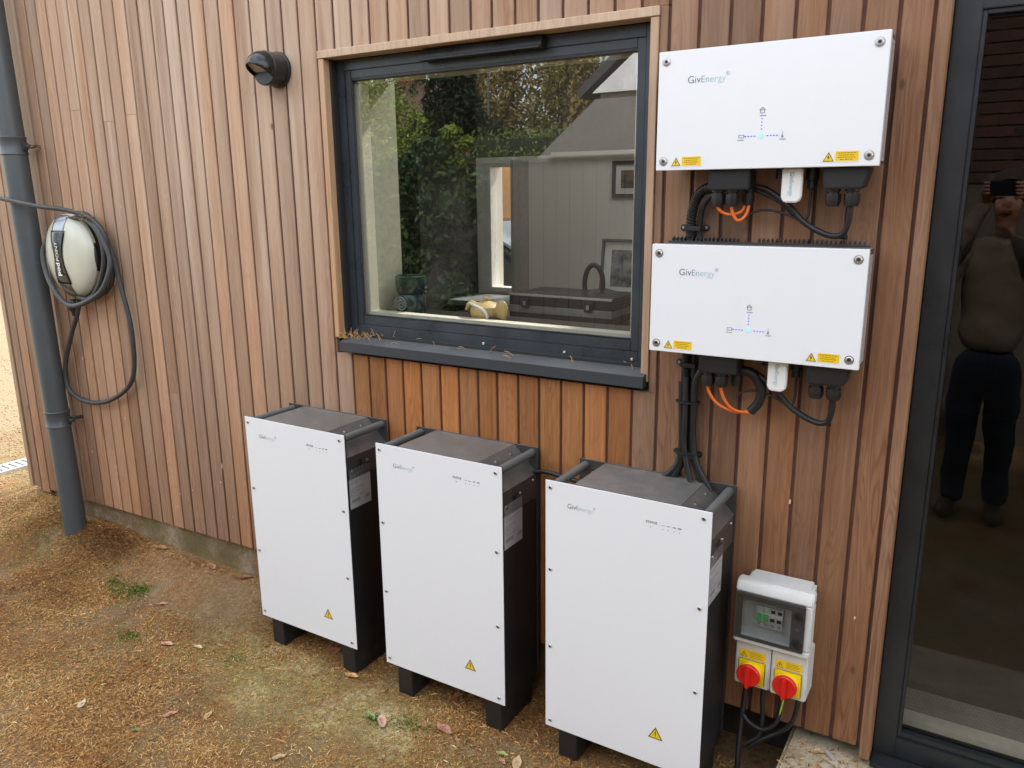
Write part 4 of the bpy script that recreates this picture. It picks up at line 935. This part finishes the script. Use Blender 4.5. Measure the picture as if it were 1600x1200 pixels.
def tree(name, x, y, h, r, label, cols, n=9000, size=.12, z0=.5, cat='tree', col_trunk=(.08,.06,.045), nb=16, droop=0., group=None, squash=1.):
    t = empty(name, (x, y, 0), label, cat, group)
    rr = random.Random(int(x*100)+int(y*10))
    m = MB(); m.tube([(0,0,-.1), (.05,0,h*.3), (-.04,.05,h*.6), (0,0,h*.9)], [r*.10, r*.08, r*.05, .01], 8)
    blobs = []
    for k in range(nb):
        f = k/(nb-1); zz = z0+(h-z0)*(f*.92+.04); an = k*2.4; rad = r*(1-abs(f-.42)**1.6*1.3)*rr.uniform(.3, .75); bx, by = rad*math.cos(an), rad*math.sin(an)
        br_ = r*rr.uniform(.28, .5); blobs.append((bx, by, zz, br_, br_, br_*squash*rr.uniform(.6, 1.)))
        m.tube([(0,0,zz*.6), (bx*.5,by*.5,zz*.85), (bx,by,zz)], [r*.03, r*.02, .005], 5)
    m.build('trunk', plain('bark', col_trunk, .9), t)
    P_ = clumps(n, blobs)
    cards('crown', P_, size, leaf_mat(name+'_leaf', cols), t, .5, droop); return t
DKG = [(0, (.02,.045,.015)), (.6, (.05,.095,.03)), (1, (.10,.16,.05))]
MDG = [(0, (.05,.09,.022)), (.6, (.11,.17,.04)), (1, (.2,.26,.07))]
BRG = [(0, (.08,.13,.02)), (.5, (.17,.24,.04)), (1, (.30,.34,.06))]
AUT = [(0, (.14,.10,.04)), (.5, (.24,.19,.06)), (1, (.36,.26,.09))]
tree('laurel_bush', -2.55, -3.8, 2.12, .78, 'broad dark glossy laurel bush in front of the garden fence', [(0, (.014,.034,.012)), (.7, (.035,.07,.022)), (1, (.09,.14,.04))], 17000, .075, .1, 'bush', nb=22)
tree('golden_shrub', -2.16, -3.95, 2.36, .20, 'small yellow green shrub top rising out of the dark laurel', BRG, 1600, .05, 1.75, 'bush', nb=7)
tree('tall_bush', -3.75, -4.6, 1.9, .6, 'loose mid green bush at the left end of the fence', MDG, 2600, .10, .1, 'bush', nb=12)
tree('apple_tree', -9.0, -11, 3.9, 1.5, 'rounded bright green tree on the lawn in front of the brick house', BRG, 14000, .09, .6, nb=18)
tree('dark_conifer', -9.6, -14.5, 4.9, 1.25, 'near black dense conifer beside the rounded bright tree', [(0, (.008,.016,.007)), (1, (.03,.045,.018))], 11000, .15, .1, nb=22)
tree('brown_shrub', -8.0, -12.3, 2.8, .8, 'brownish thin shrub between conifer and hedge', AUT, 2500, .10, .1, 'bush', nb=10)
for i, (x_, y_, h_, r_, cl, lab) in enumerate(((-19.2,-23,8.5,2.6,MDG,'mid green tree rising behind the brick house roof'), (-15.6,-24,8.2,2.4,DKG,'dark green tall tree behind the near black conifer'), (-13.2,-23,7.6,2.0,AUT,'russet thin crowned tree in the middle of far row'),
        (-11.6,-24,7.9,2.1,[(0,(.06,.07,.02)),(1,(.2,.2,.06))],'olive drooping tree beside the lamp post'), (-11.0,-23,7.2,1.6,[(0,(.07,.08,.02)),(1,(.26,.23,.06))],'yellow olive tree next to the white gabled house'), (-9.3,-21,6.0,.8,AUT,'slender autumn tree touching the white gable'))):
    tree('garden_tree', x_, y_, h_, r_, lab, cl, 7000, .17, 1.2, nb=18, droop=.5, group='trees in a row beyond the hedge', squash=1.6)
for x_, y_, h_, lab_ in ((8, -24, 8, 'large green tree behind the brick outbuilding'), (13, -20, 7, 'smaller green tree right of the large one beyond the outbuilding'), (-27, -14, 8, 'lone green tree far out beyond the lawn, nearest the brick house'), (-24, 4, 9, 'tallest green tree at the far edge of the open gravel'), (-20, 14, 8, 'green tree behind the timber building on the gravel side')):
    tree('distant_tree', x_, y_, h_, 3, lab_, MDG, 4000, .3, 1.2, nb=14)
# clipped hedge
hb = [(x_, -12.0, z_, .75, .6, .6) for x_ in np.arange(-7.2, -3.2, .55) for z_ in (.6, 1.5, 2.4)]
o = cards('hedge', clumps(16000, hb, .8), .085, leaf_mat('hedge_leaf', MDG)); 
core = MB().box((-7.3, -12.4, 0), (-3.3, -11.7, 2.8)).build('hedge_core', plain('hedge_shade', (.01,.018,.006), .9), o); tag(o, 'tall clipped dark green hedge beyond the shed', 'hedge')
# fence
fe = empty('garden_fence', (0,0,0), 'dark brown vertical board fence behind laurel bush, facing the window', 'fence')
FW = plain('brown_fence_wood', (.034,.021,.015), .8, 0, .35, 8)
fb = MB().box((0,0,0), (.142,.02,2.06)).build('fence_board', FW, fe); fb.location = (-3.3, -5.0, .02)
for k in range(1, 32):
    b_ = fb.copy(); COL.objects.link(b_); b_.location = (-3.3+k*.15, -5.0+.004*(k % 2), .02)
for z_ in (.45, 1.25, 1.9):
    MB().box((-3.3, -5.06, z_), (1.5, -5.006, z_+.07)).build('rail', FW, fe)
MB().box((-3.32, -5.03, 2.085), (1.5, -4.93, 2.115)).build('capping', FW, fe)
# shed with pitched felt roof
sh = empty('felt_roofed_shed', (0,0,0), 'low shed with grey felt pitched roof rising behind the board fence', 'shed')
MB().box((-2.25, -8.8, 0), (1.2, -6.1, 2.15)).build('wall', plain('shed_wall', (.12,.1,.08), .8), sh)
for y0_, z0_, y1_, z1_, nm in ((-5.95, 2.16, -7.45, 2.93, 'front'), (-7.45, 2.93, -8.95, 2.16, 'back')):
    for k in range(3):
        a_, b_ = k/3, (k+1)/3; ya, yb = y0_+(y1_-y0_)*a_, y0_+(y1_-y0_)*b_; za, zb = z0_+(z1_-z0_)*a_, z0_+(z1_-z0_)*b_
        up = .012*(1-k*.3) if nm == 'front' else .012*(k*.3)
        MB().prism([(ya, za+up), (yb, zb+up+.006), (yb, zb-.03), (ya, za-.03)], -2.42, 1.3, 'x').build('roof_sheet', plain('roof_felt', (.13,.115,.10), .95, 0, .15, 20, .2), sh)
MB().prism([(-6.1,2.14),(-7.45,2.89),(-8.8,2.14)], -2.25, -2.2, 'x').build('gable', plain('shed_wall2', (.12,.1,.08), .8), sh)
# white gabled house
wh = empty('white_gabled_house', (0,0,0), 'white boarded house gable with dark roof edge against the sky', 'house')
MB().box((-6.4, -22, 0), (-1.5, -16, 4.08)).build('wall', plain('house_wall', (.35,.3,.25), .8), wh)
MB().prism([(-6.55,4.05),(-1.4,4.05),(-3.9,6.1)], -15.99, -15.85, 'y').build('gable_boarding', plain('white_boarding', (.7,.7,.72), .6), wh)
MB().prism([(-6.95,4.12),(-6.85,3.95),(-3.9,6.35),(-.95,3.95),(-.85,4.12),(-3.9,6.62)], -22.2, -15.78, 'y').build('roof', plain('slate', (.05,.05,.055), .8), wh)
f_ = MB().box((-4.9, -15.86, 4.3), (-4.2, -15.83, 5.1)).build('window', ALU, wh); MB().box((-4.85, -15.828, 4.35), (-4.25, -15.82, 5.05)).build('pane', plain('dark_pane', (.03,.035,.04), .1), f_)
# brick house far left
bh = empty('brick_house', (0,0,0), 'red brick house with brown tiled roof behind the bright green tree', 'house')
def brick_mat():
    g = N('brickwork'); b = g.node('ShaderNodeTexBrick', {'Vector': g.co('Object', (1,1,1)), 'Color1': (.22,.075,.045,1), 'Color2': (.15,.06,.04,1), 'Mortar': (.3,.27,.22,1), 'Scale': 4.4, 'Mortar Size': .02}); return g.out(b.outputs[0], .85)
BRK = brick_mat()
MB().box((-20.5, -27, 0), (-15.3, -20, 3.9)).build('wall', BRK, bh)
MB().prism([(-19.6,3.85),(-27.4,3.85),(-23.5,5.9)], -20.9, -15.1, 'x').build('roof', plain('brown_tiles', (.13,.075,.055), .85, 0, .25, 6), bh)
MB().box((-18.4, -23.9, 5.2), (-17.6, -23.1, 6.9)).build('chimney', BRK, bh)
f_ = MB().box((-16.5, -19.99, 2.6), (-15.7, -19.9, 3.6)).build('window', WHITE2, bh); MB().box((-16.4, -19.895, 2.7), (-15.8, -19.88, 3.5)).build('pane', plain('dark_pane2', (.03,.035,.04), .1), f_)
lp = empty('lamp_post', (-10.9, -18, 0), 'thin grey lamp post in front of the olive drooping tree', 'lamp post')
MB().tube([(0,0,0),(0,0,5.2)], [.05,.03], 8).build('post', PIPE, lp); MB().box((-.1,-.4,5.2),(.1,.1,5.28)).build('lamp_head', PIPE, lp)
# rendered boundary building behind the photographer: individual courses are bricks
br = empty('brick_outbuilding', (0,0,0), 'tall dark brick outbuilding facing the glass door', 'building')
MB().box((1.72, -7.5, 0), (8.0, -4.1, 3.3)).build('wall', plain('mortar', (.12,.10,.085), .9), br)
bks = [MB().box((0,0,0), (.215,.02,.065)).build('brick', plain('brick_red', (.115,.05,.035), .85, 0, .3, 9), br), MB().box((0,0,0), (.215,.02,.065)).build('brick', plain('brick_brown', (.075,.042,.032), .85, 0, .3, 9), br)]
cnt = 0
for r_ in range(16):
    for k in range(14):
        o = bks[(r_*7+k*3) % 2] if cnt < 0 else bks[(r_*5+k*3+(k*r_) % 3) % 2].copy(); COL.objects.link(o); cnt += 1
        o.location = (1.73+k*.225+(.11 if r_ % 2 else 0), -4.105-.002*((k+r_) % 2), 1.9+r_*.075)
bks[0].location = (1.73, -4.105, 1.825); bks[1].location = (1.955, -4.105, 1.825)
MB().box((1.55, -7.7, 3.3), (8.2, -3.85, 3.42)).build('roof', plain('dark_slate', (.04,.04,.045), .8), br)

# ------------------------------------------------------------------ the photographer
SKIN = plain('skin', (.42,.22,.14), .5, 0, .05); JUMP = plain('beige_knit', (.17,.13,.10), .9, 0, .1, 40, .3); JEAN = plain('blue_denim', (.018,.03,.06), .85, 0, .15, 60, .3)
SHOE = plain('brown_shoe', (.06,.035,.02), .5); HAIR = plain('brown_hair', (.05,.03,.02), .7)
pt = empty('person', (0,0,0), 'person in beige jumper and blue jeans holding a phone up in both hands', 'person')
def skin(name, joints, edges, mat, parent, root=0, sub=2):
    me = bpy.data.meshes.new(name); me.from_pydata([j[0] for j in joints], edges, []); me.materials.append(mat)
    o = bpy.data.objects.new(name, me); COL.objects.link(o); o.parent = parent
    md = o.modifiers.new('skin', 'SKIN'); md.use_smooth_shade = True
    for i, j in enumerate(joints):
        r = j[1] if isinstance(j[1], tuple) else (j[1], j[1]); me.skin_vertices[0].data[i].radius = r; me.skin_vertices[0].data[i].use_root = (i == root)
    sb = o.modifiers.new('sub', 'SUBSURF'); sb.levels = sub; sb.render_levels = sub
    return o
px, py = 2.31, -2.55
hl, hr = Vector((px-.155, -2.325, 1.775)), Vector((px+.0, -2.325, 1.775))
hl = cam.matrix_world @ Vector((-.168, -.10, .055)); hr = cam.matrix_world @ Vector((.062, -.10, .055))
# camera looks along _F; the phone is held square to it
fold = bpy.data.textures.new('cloth_folds', 'CLOUDS'); fold.noise_scale = .11; fold.noise_depth = 3
def folds(o, k):
    d_ = o.modifiers.new('folds', 'DISPLACE'); d_.texture = fold; d_.strength = k; d_.mid_level = .5
J = [((px,py,.90),(.175,.135)), ((px,py,1.12),(.165,.125)), ((px,py-.005,1.33),(.195,.13)), ((px,py-.01,1.47),(.135,.10)), ((px,py,1.56),.058),
     ((px-.205,py,1.44),.078), ((px-.285,py+.08,1.20),.064), ((px-.235,py+.18,1.44),.052), (tuple(hl),.036),
     ((px+.205,py,1.44),.078), ((px+.285,py+.08,1.20),.064), ((px+.16,py+.18,1.44),.052), (tuple(hr),.036)]
folds(skin('jumper', J, [(0,1),(1,2),(2,3),(3,4),(3,5),(5,6),(6,7),(7,8),(3,9),(9,10),(10,11),(11,12)], JUMP, pt, sub=3), .05)
J = [((px,py,.98),(.160,.125)), ((px,py,.86),(.165,.13)), ((px-.085,py,.74),.100), ((px-.085,py+.03,.47),.078), ((px-.09,py-.01,.25),.066), ((px-.095,py+.0,.06),.070), ((px+.085,py,.74),.100), ((px+.10,py+.02,.47),.078), ((px+.11,py-.02,.25),.066), ((px+.12,py+.0,.06),.070)]
folds(skin('jeans', J, [(0,1),(1,2),(2,3),(3,4),(4,5),(1,6),(6,7),(7,8),(8,9)], JEAN, pt, sub=3), .035)
for s_ in (-1, 1): skin('shoe', [((px+s_*.11,py-.06,.05),.046), ((px+s_*.115,py+.03,.05),.050), ((px+s_*.12,py+.11,.042),.046), ((px+s_*.13,py+.18,.032),.034)], [(0,1),(1,2),(2,3)], SHOE, pt)
hd = skin('head', [((px,py+.01,1.52),.048), ((px,py+.01,1.62),.052), ((px,py+.02,1.70),(.075,.09)), ((px,py+.015,1.79),(.078,.098)), ((px,py,1.85),(.06,.075)), ((px,py+.115,1.735),.014), ((px-.078,py,1.74),.016), ((px+.078,py,1.74),.016)],
          [(0,1),(1,2),(2,3),(3,4),(2,5),(3,6),(3,7)], SKIN, pt)
bm = bmesh.new(); bmesh.ops.create_uvsphere(bm, u_segments=28, v_segments=18, radius=1)
for v in bm.verts: v.co = Vector((px+v.co.x*.098, py-.015+v.co.y*.115, 1.79+v.co.z*.105))
bmesh.ops.bisect_plane(bm, geom=bm.verts[:]+bm.edges[:]+bm.faces[:], plane_co=(px,py+.05,1.79), plane_no=(0,.8,-.6), clear_outer=True)
for f in bm.faces: f.smooth = True
me = bpy.data.meshes.new('hair'); bm.to_mesh(me); bm.free(); me.materials.append(HAIR); o = bpy.data.objects.new('hair', me); COL.objects.link(o); o.parent = pt
for s_ in (-1, 1):
    e_ = MB().lathe([(.011*math.sin(PI*k/8), -.011*math.cos(PI*k/8)) for k in range(9)], (px+s_*.032, py+.098, 1.765), 'z', 12).build('eye', WHITE2, pt, smooth=True)
MB().tube([(px-.025,py+.105,1.685),(px,py+.112,1.683),(px+.025,py+.105,1.685)], .005, 6).build('mouth', plain('lip', (.32,.1,.08), .5), pt)
# phone held just behind the lens
ph = empty('phone', (CAM.x, CAM.y, CAM.z), 'dark phone held sideways in both hands of the photographer', 'phone')
ph.rotation_euler = cam.matrix_world.to_euler()
MB().box((-.128, -.055, .0075), (.022, .020, .0155)).build('phone_body', plain('phone_blue', (.02,.03,.05), .2, .3), ph, bevel=.003, seg=3, smooth=True)
MB().box((-.123, -.050, .0158), (.017, .015, .0160)).build('screen', plain('phone_screen', (.01,.01,.012), .1), ph)
MW = cam.matrix_world
def hand(side):
    # phone-local frame: x right, y up, z back (towards the person)
    ex = -.128 if side < 0 else .022; d = side
    w = lambda x, y, z: tuple(MW @ Vector((x, y, z)))
    palm = w(ex+d*.030, -.045, .030); wrist = w(ex+d*.040, -.10, .055)
    J = [(wrist, .026), (palm, (.030,.020)), (w(ex+d*.022, -.010, .030), (.026,.016))]
    skin('hand', J, [(0,1),(1,2)], SKIN, pt)
    for k, (fy, ln) in enumerate(((.012, .050), (-.006, .054), (-.024, .050), (-.040, .040))):
        skin('finger', [(w(ex+d*.026, fy-.006, .028), .0085), (w(ex+d*.020, fy, .006), .008), (w(ex+d*.004, fy+.002, -.004), .0075), (w(ex-d*min(ln*.3, .012), fy+.003, -.003), .0065)], [(0,1),(1,2),(2,3)], SKIN, pt, sub=1)
    skin('thumb', [(w(ex+d*.026, -.035, .034), .011), (w(ex+d*.006, -.020, .032), .010), (w(ex-d*.022, -.012, .026), .0085)], [(0,1),(1,2)], SKIN, pt, sub=1)
hand(1)
# left hand keeps clear of the lens: fingers at the phone's short edge
hand(-1)

# ------------------------------------------------------------------ litter, moss, gravel, leaves
def density(x, y):
    d = np.ones_like(x)
    bare = vnoise(x*1.5+3, y*1.5, 21)
    d *= np.clip(.58+1.1*bare+.55*vnoise(x*7, y*7, 33), .10, 1.)
    d = d*(1-.78*np.exp(-(((x-.35)/.95)**2+((y+.42)/.26)**2)**1.5))
    d = np.where((y > -.30) & (x > -1.25) & (x < -.1), d*.30, d)
    d = np.where(x < -2.2, d*.75, d)
    return d
n = 1150000
xs = np.concatenate([RS.uniform(-2.6, 2.2, int(n*.62)), RS.uniform(-5.5, -1.2, n-int(n*.62))]); ys = np.concatenate([RS.uniform(-1.9, .03, int(n*.62)), RS.uniform(-1.7, 4.5, n-int(n*.62))])
ok = (RS.uniform(0, 1, n) < density(xs, ys)) & ((ys < .03) | (xs < -2.33)) & ~((xs > 1.86) & (ys > -.64) & (RS.uniform(0, 1, n) > .035))
# keep what the camera can plausibly see
dd = np.stack([xs-CAM.x, ys-CAM.y, -CAM.z+0*xs], 1); dep = dd@np.array(_F); u_ = dd@np.array(_R)/dep; v_ = dd@np.array(_U)/dep
ok &= (dep > 0) & (u_ > -.80) & (u_ < .55) & (v_ > -.62)
ok &= RS.uniform(0, 1, n) < np.clip(1.35-dep/6.5, .25, 1)
bk = np.stack([RS.uniform(-4.5, 4.5, 90000), RS.uniform(-6, -1.2, 90000)], 1)     # the yard behind the photographer
bk = bk[RS.uniform(0, 1, len(bk)) < density(bk[:, 0], bk[:, 1])]
bk = bk[~((bk[:, 0] > 1.6) & (bk[:, 1] < -4.05))]
# heaps at the foot of the pipe and along the plinth
def heap(cx, cy, sx_, sy_, k): return np.stack([RS.normal(cx, sx_, k), RS.normal(cy, sy_, k)], 1)
ex = np.concatenate([heap(-1.45, -.08, .22, .07, 5200), heap(-1.62, -.05, .12, .06, 2200), heap(-.9, -.02, .35, .02, 1300), heap(1.75, -.10, .22, .06, 2200), heap(.6, -.12, .5, .08, 1500), heap(.0, -.235, .10, .012, 160), heap(.37, -.235, .05, .015, 200), heap(.63, -.25, .06, .012, 180), heap(1.02, -.24, .06, .018, 300), heap(1.28, -.25, .05, .012, 150), heap(2.03, -.0, .07, .016, 160)])
ex = ex[ex[:, 1] < .028]
xy = np.concatenate([np.stack([xs[ok], ys[ok]], 1), ex, bk]); n = len(xy)
onstep = (xy[:, 0] > 1.93) & (xy[:, 1] > -.62)
zz = np.where(onstep, .1665, hz(xy[:, 0], xy[:, 1]))
an = RS.uniform(0, 2*PI, n); L_ = RS.lognormal(math.log(.0098), .36, n); wd = L_*RS.uniform(.09, .22, n); bend = RS.normal(0, .35, n); lift = RS.uniform(.0004, .0055, n); tilt = RS.normal(0, .28, n)
ng = 150000; gr_ = np.stack([RS.uniform(-2.7, 2.0, ng), RS.uniform(-1.5, .02, ng)], 1); gr_ = gr_[~((gr_[:, 0] > 1.9) & (gr_[:, 1] > -.64))]; ng = len(gr_)     # finer crumbs between the flakes
xy = np.concatenate([xy, gr_]); zz = np.concatenate([zz, hz(gr_[:, 0], gr_[:, 1])]); gl_ = RS.uniform(.0018, .0050, ng)
an = np.concatenate([an, RS.uniform(0, 2*PI, ng)]); L_ = np.concatenate([L_, gl_]); wd = np.concatenate([wd, gl_*RS.uniform(.35, .8, ng)]); bend = np.concatenate([bend, np.zeros(ng)]); lift = np.concatenate([lift, RS.uniform(.0003, .001, ng)]); tilt = np.concatenate([tilt, RS.normal(0, .3, ng)]); n = len(xy)
V = np.zeros((n, 6, 3))
for k, tt in enumerate((-.5, 0, .5)):
    a2 = an+bend*tt; cx = xy[:, 0]+np.cos(a2)*L_*tt; cy = xy[:, 1]+np.sin(a2)*L_*tt
    w2 = wd*(1 if k == 1 else .45); cz = zz+lift+tilt*L_*tt+(L_*.09 if k == 1 else 0)
    V[:, 2*k] = np.stack([cx-np.sin(a2)*w2*.5, cy+np.cos(a2)*w2*.5, cz+wd*.25], 1); V[:, 2*k+1] = np.stack([cx+np.sin(a2)*w2*.5, cy-np.cos(a2)*w2*.5, cz], 1)
V[:, :, 2] = np.maximum(V[:, :, 2], zz[:, None]+.0003)
b0 = np.arange(n)[:, None]*6; F_ = np.concatenate([b0+np.array([0,1,3,2]), b0+np.array([2,3,5,4])])
tone = np.clip(.5+.34*vnoise(xy[:, 0]*1.1, xy[:, 1]*1.1, 8)+RS.normal(0, .25, n)-.12*(L_ < .0045)+np.where(xy[:, 0] < -2.2, .22, 0)-.5*np.exp(-((xy[:,0]+1.35)**2/.05+(xy[:,1]+.10)**2/.012)), 0, 1)
g = N('litter_flake'); at = g.node('ShaderNodeAttribute', attribute_name='tone').outputs['Fac']
LIT = g.out(g.ramp(at, [(0, (.06,.022,.01)), (.25, (.20,.08,.022)), (.5, (.39,.18,.045)), (.75, (.54,.30,.09)), (1, (.66,.46,.22))]), .75, spec=.25)
o = arr_mesh('needle_litter', V.reshape(-1, 3), F_, LIT, None, np.repeat(tone, 6)); stuff(tag(o, 'orange brown dry needles and flakes scattered thickly over the ground', 'leaf litter'))
# loose needles caught on the sill, the charger and battery tops
def tuft(name, pts, nrm_up, lab, L0=.03):
    m = MB(); r_ = random.Random(len(pts))
    for (x_, y_, z_) in pts:
        a_ = r_.uniform(0, 2*PI); e_ = r_.uniform(-.1, nrm_up); l_ = L0*r_.uniform(.5, 1.4); d_ = Vector((math.cos(a_)*math.cos(e_), math.sin(a_)*math.cos(e_)*.4, math.sin(e_)))*l_
        p_ = Vector((x_, y_, z_)); m.tube([p_, p_+d_*.5+Vector((0,0,l_*.12)), p_+d_], .0011, 4)
    o = m.build(name, plain('dry_needle', (.5,.27,.09), .8), None); return stuff(tag(o, lab, 'needles'))
r_ = random.Random(2)
tuft('sill_needles', [(.20+abs(r_.gauss(0, .07)), r_.uniform(-.02, .05), 1.262+r_.uniform(0, .008)) for k in range(60)]+[(r_.uniform(.25, 1.4), r_.uniform(-.01, .05), 1.263) for k in range(14)], 1.1, 'dry orange needles caught at the left corner of the window sill')
tuft('charger_needles', [(-1.30+r_.gauss(0, .03), -.07+r_.gauss(0, .012), 1.70+r_.gauss(0, .012)) for k in range(22)], .9, 'dry needles caught on top of the coiled charger cable', .022)
tuft('bracket_needles', [(-1.67+r_.gauss(0, .012), -.06, 2.02+r_.gauss(0, .01)) for k in range(8)], .5, 'yellow needles hanging from the upper pipe bracket', .04)
# moss
def mossp(cx, cy, s, k): return np.stack([RS.normal(cx, s, k), RS.normal(cy, s*.6, k)], 1)
mp = np.concatenate([mossp(-1.0, -.30, .05, 500), mossp(-.93, -.26, .03, 300), mossp(-1.12, -.28, .03, 160), mossp(-.63, -.52, .03, 200), mossp(-.1, -.42, .05, 160), mossp(.75, -.37, .04, 200), mossp(.62, -.41, .02, 120)])
z_ = hz(mp[:, 0], mp[:, 1])+.003
o = cards('moss', np.column_stack([mp, z_+RS.uniform(0, .005, len(mp))]), .009, leaf_mat('moss_leaf', [(0, (.05,.09,.01)), (1, (.18,.26,.03))]), None, .5); stuff(tag(o, 'bright green moss tufts low on the littered ground', 'moss'))
# pale gravel on the open side
n = 60000; gxy = np.stack([-2.4-RS.exponential(2.6, n), RS.uniform(-1.6, 10, n)], 1)
dd = np.stack([gxy[:, 0]-CAM.x, gxy[:, 1]-CAM.y, np.full(n, -CAM.z)], 1); dep = dd@np.array(_F); u_ = dd@np.array(_R)/dep
gxy = gxy[(dep > 0) & (u_ > -.78) & (u_ < -.5) & ~((gxy[:, 0] > dx0-.01) & (gxy[:, 0] < dx1+.01))]; n = len(gxy)
r_ = RS.uniform(.003, .0085, n); oct_ = np.array([[1,0,0],[-1,0,0],[0,1,0],[0,-1,0],[0,0,.7],[0,0,-.7]])
V = oct_[None]*r_[:, None, None]*RS.uniform(.7, 1.3, (n, 6, 3)); V[:, :, 0] += gxy[:, :1]; V[:, :, 1] += gxy[:, 1:]; V[:, :, 2] += (hz(gxy[:, 0], gxy[:, 1])+r_*.3)[:, None]
Fo = np.array([[0,2,4],[2,1,4],[1,3,4],[3,0,4],[2,0,5],[1,2,5],[3,1,5],[0,3,5]]); F_ = (np.arange(n)[:, None, None]*6+Fo[None]).reshape(-1, 3)
g = N('gravel_stone'); at = g.node('ShaderNodeAttribute', attribute_name='tone').outputs['Fac']
GV = g.out(g.ramp(at, [(0, (.19,.13,.07)), (.4, (.31,.235,.14)), (1, (.45,.38,.27))]), .8, spec=.3)
o = arr_mesh('gravel', V.reshape(-1, 3), F_, GV, None, np.repeat(RS.uniform(0, 1, n), 6)); stuff(tag(o, 'pale buff gravel on the open side past the timber wall', 'gravel'))
# single fallen leaves
def leaf(x, y, L0, rz, col, lab, curl=.25, pitch=0., wr=.42):
    V, F = [], []; nu, nv = 10, 6
    for i in range(nu+1):
        t = i/nu; hw = wr*L0*.5*math.sin(PI*t**.85)**.8 if 0 < t < 1 else .0003
        for j in range(nv+1):
            s_ = j/nv*2-1; V.append(((t-.5)*L0, s_*hw, abs(s_)**1.5*hw*curl*1.2+curl*L0*.35*(2*t-1)**2+.002*math.sin(t*9+s_*3)))
    for i in range(nu):
        for j in range(nv): a_ = i*(nv+1)+j; F.append((a_, a_+1, a_+nv+2, a_+nv+1))
    m = MB().add(V, F); m.tube([(-.5*L0, 0, curl*L0*.35), (-.68*L0, .002, curl*L0*.2)], .0007, 4)
    m.tube([((t/6-.5)*L0, 0, curl*L0*.35*(2*t/6-1)**2+.0008) for t in range(7)], .0006, 4)
    g = N('leaf_skin'); n_ = g.noise(g.co('Object'), 90, 4, .6); dk_ = tuple(c_*.55 for c_ in col)
    o = m.build('fallen_leaf', g.out(g.ramp(n_, [(.35, dk_), (.55, col)]), .6, 0, None, .3), None, smooth=True, auto=3)
    o.location = (x, y, float(hz(x, y))+.005); o.rotation_euler = (pitch, 0, rz); tag(o, lab, 'leaf', 'single fallen leaves on the ground')
    return o
PK = (.50,.26,.17); TN = (.52,.36,.19); BN = (.30,.13,.07); GN = (.24,.32,.10); CRM = (.62,.52,.30)
leaf(-.43,-.48,.062,.3, (.56,.30,.19), 'pinkish tan leaf alone in the litter left of first cabinet')
leaf(-.30,-.43,.045,.1, CRM, 'small pale leaf just right of the pinkish tan one')
leaf(-.73,-.29,.05,.6, PK, 'thin pink leaf on the green patch left of first cabinet')
leaf(-.355,-.89,.055,2.2, (.62,.55,.36), 'cream and pink leaf in the lower left litter')
leaf(-.02,-.765,.055,1.2, PK, 'pink brown leaf tilted up in the lower litter')
leaf(.10,-.70,.05,1.9, TN, 'tan leaf lying in litter left of the low middle')
leaf(.655,-.41,.075,-.75, (.55,.34,.24), 'large pinkish leaf beside a green one before second cabinet', .3)
leaf(.60,-.405,.055,-.3, GN, 'green leaf tucked under the large pinkish leaf')
leaf(.38,-.262,.060,.2, (.60,.36,.14), 'golden tan leaf against the right foot of first cabinet', .35)
leaf(.20,-.175,.07,1.1, (.36,.14,.07), 'rust leaf propped between the feet of first cabinet', .3, .6)
leaf(.87,-.335,.08,-.2, (.42,.19,.12), 'reddish leaf before the gap between second cabinet feet', .2)
leaf(.94,-.13,.07,.4, (.28,.10,.06), 'dark red leaf under second cabinet')
leaf(.80,-.16,.06,1.3, (.34,.13,.07), 'rust leaf in shade under second cabinet left foot')
leaf(1.165,-.345,.07,1.9, (.60,.42,.22), 'upright tan leaf near the corner of third cabinet', .25, .2)
leaf(1.10,-.33,.045,.2, (.35,.36,.12), 'yellow green leaf beside the upright tan one')
leaf(1.12,-.36,.035,-.4, PK, 'small pink leaf between the tan and yellow green ones')
leaf(-1.12,-.01,.085,.2, (.40,.20,.10), 'long brown leaf against the plinth near the pipe')
leaf(-.72,-.02,.08,-.3, (.38,.17,.10), 'red brown leaf curled against the plinth')
leaf(-.50,-.01,.07,.8, BN, 'dark brown leaf at plinth close to first cabinet')
leaf(-.05,-.88,.035,.4, (.16,.24,.07), 'tiny green leaf in the lower left litter')
leaf(.48,-.72,.05,1., TN, 'tan leaf near the bottom edge below second cabinet')
leaf(1.72,-.24,.06,.7, BN, 'brown leaf in the dark gap beside third cabinet')
leaf(2.02,-.02,.05,.5, TN, 'small tan leaf on the stone step').location.z = .170
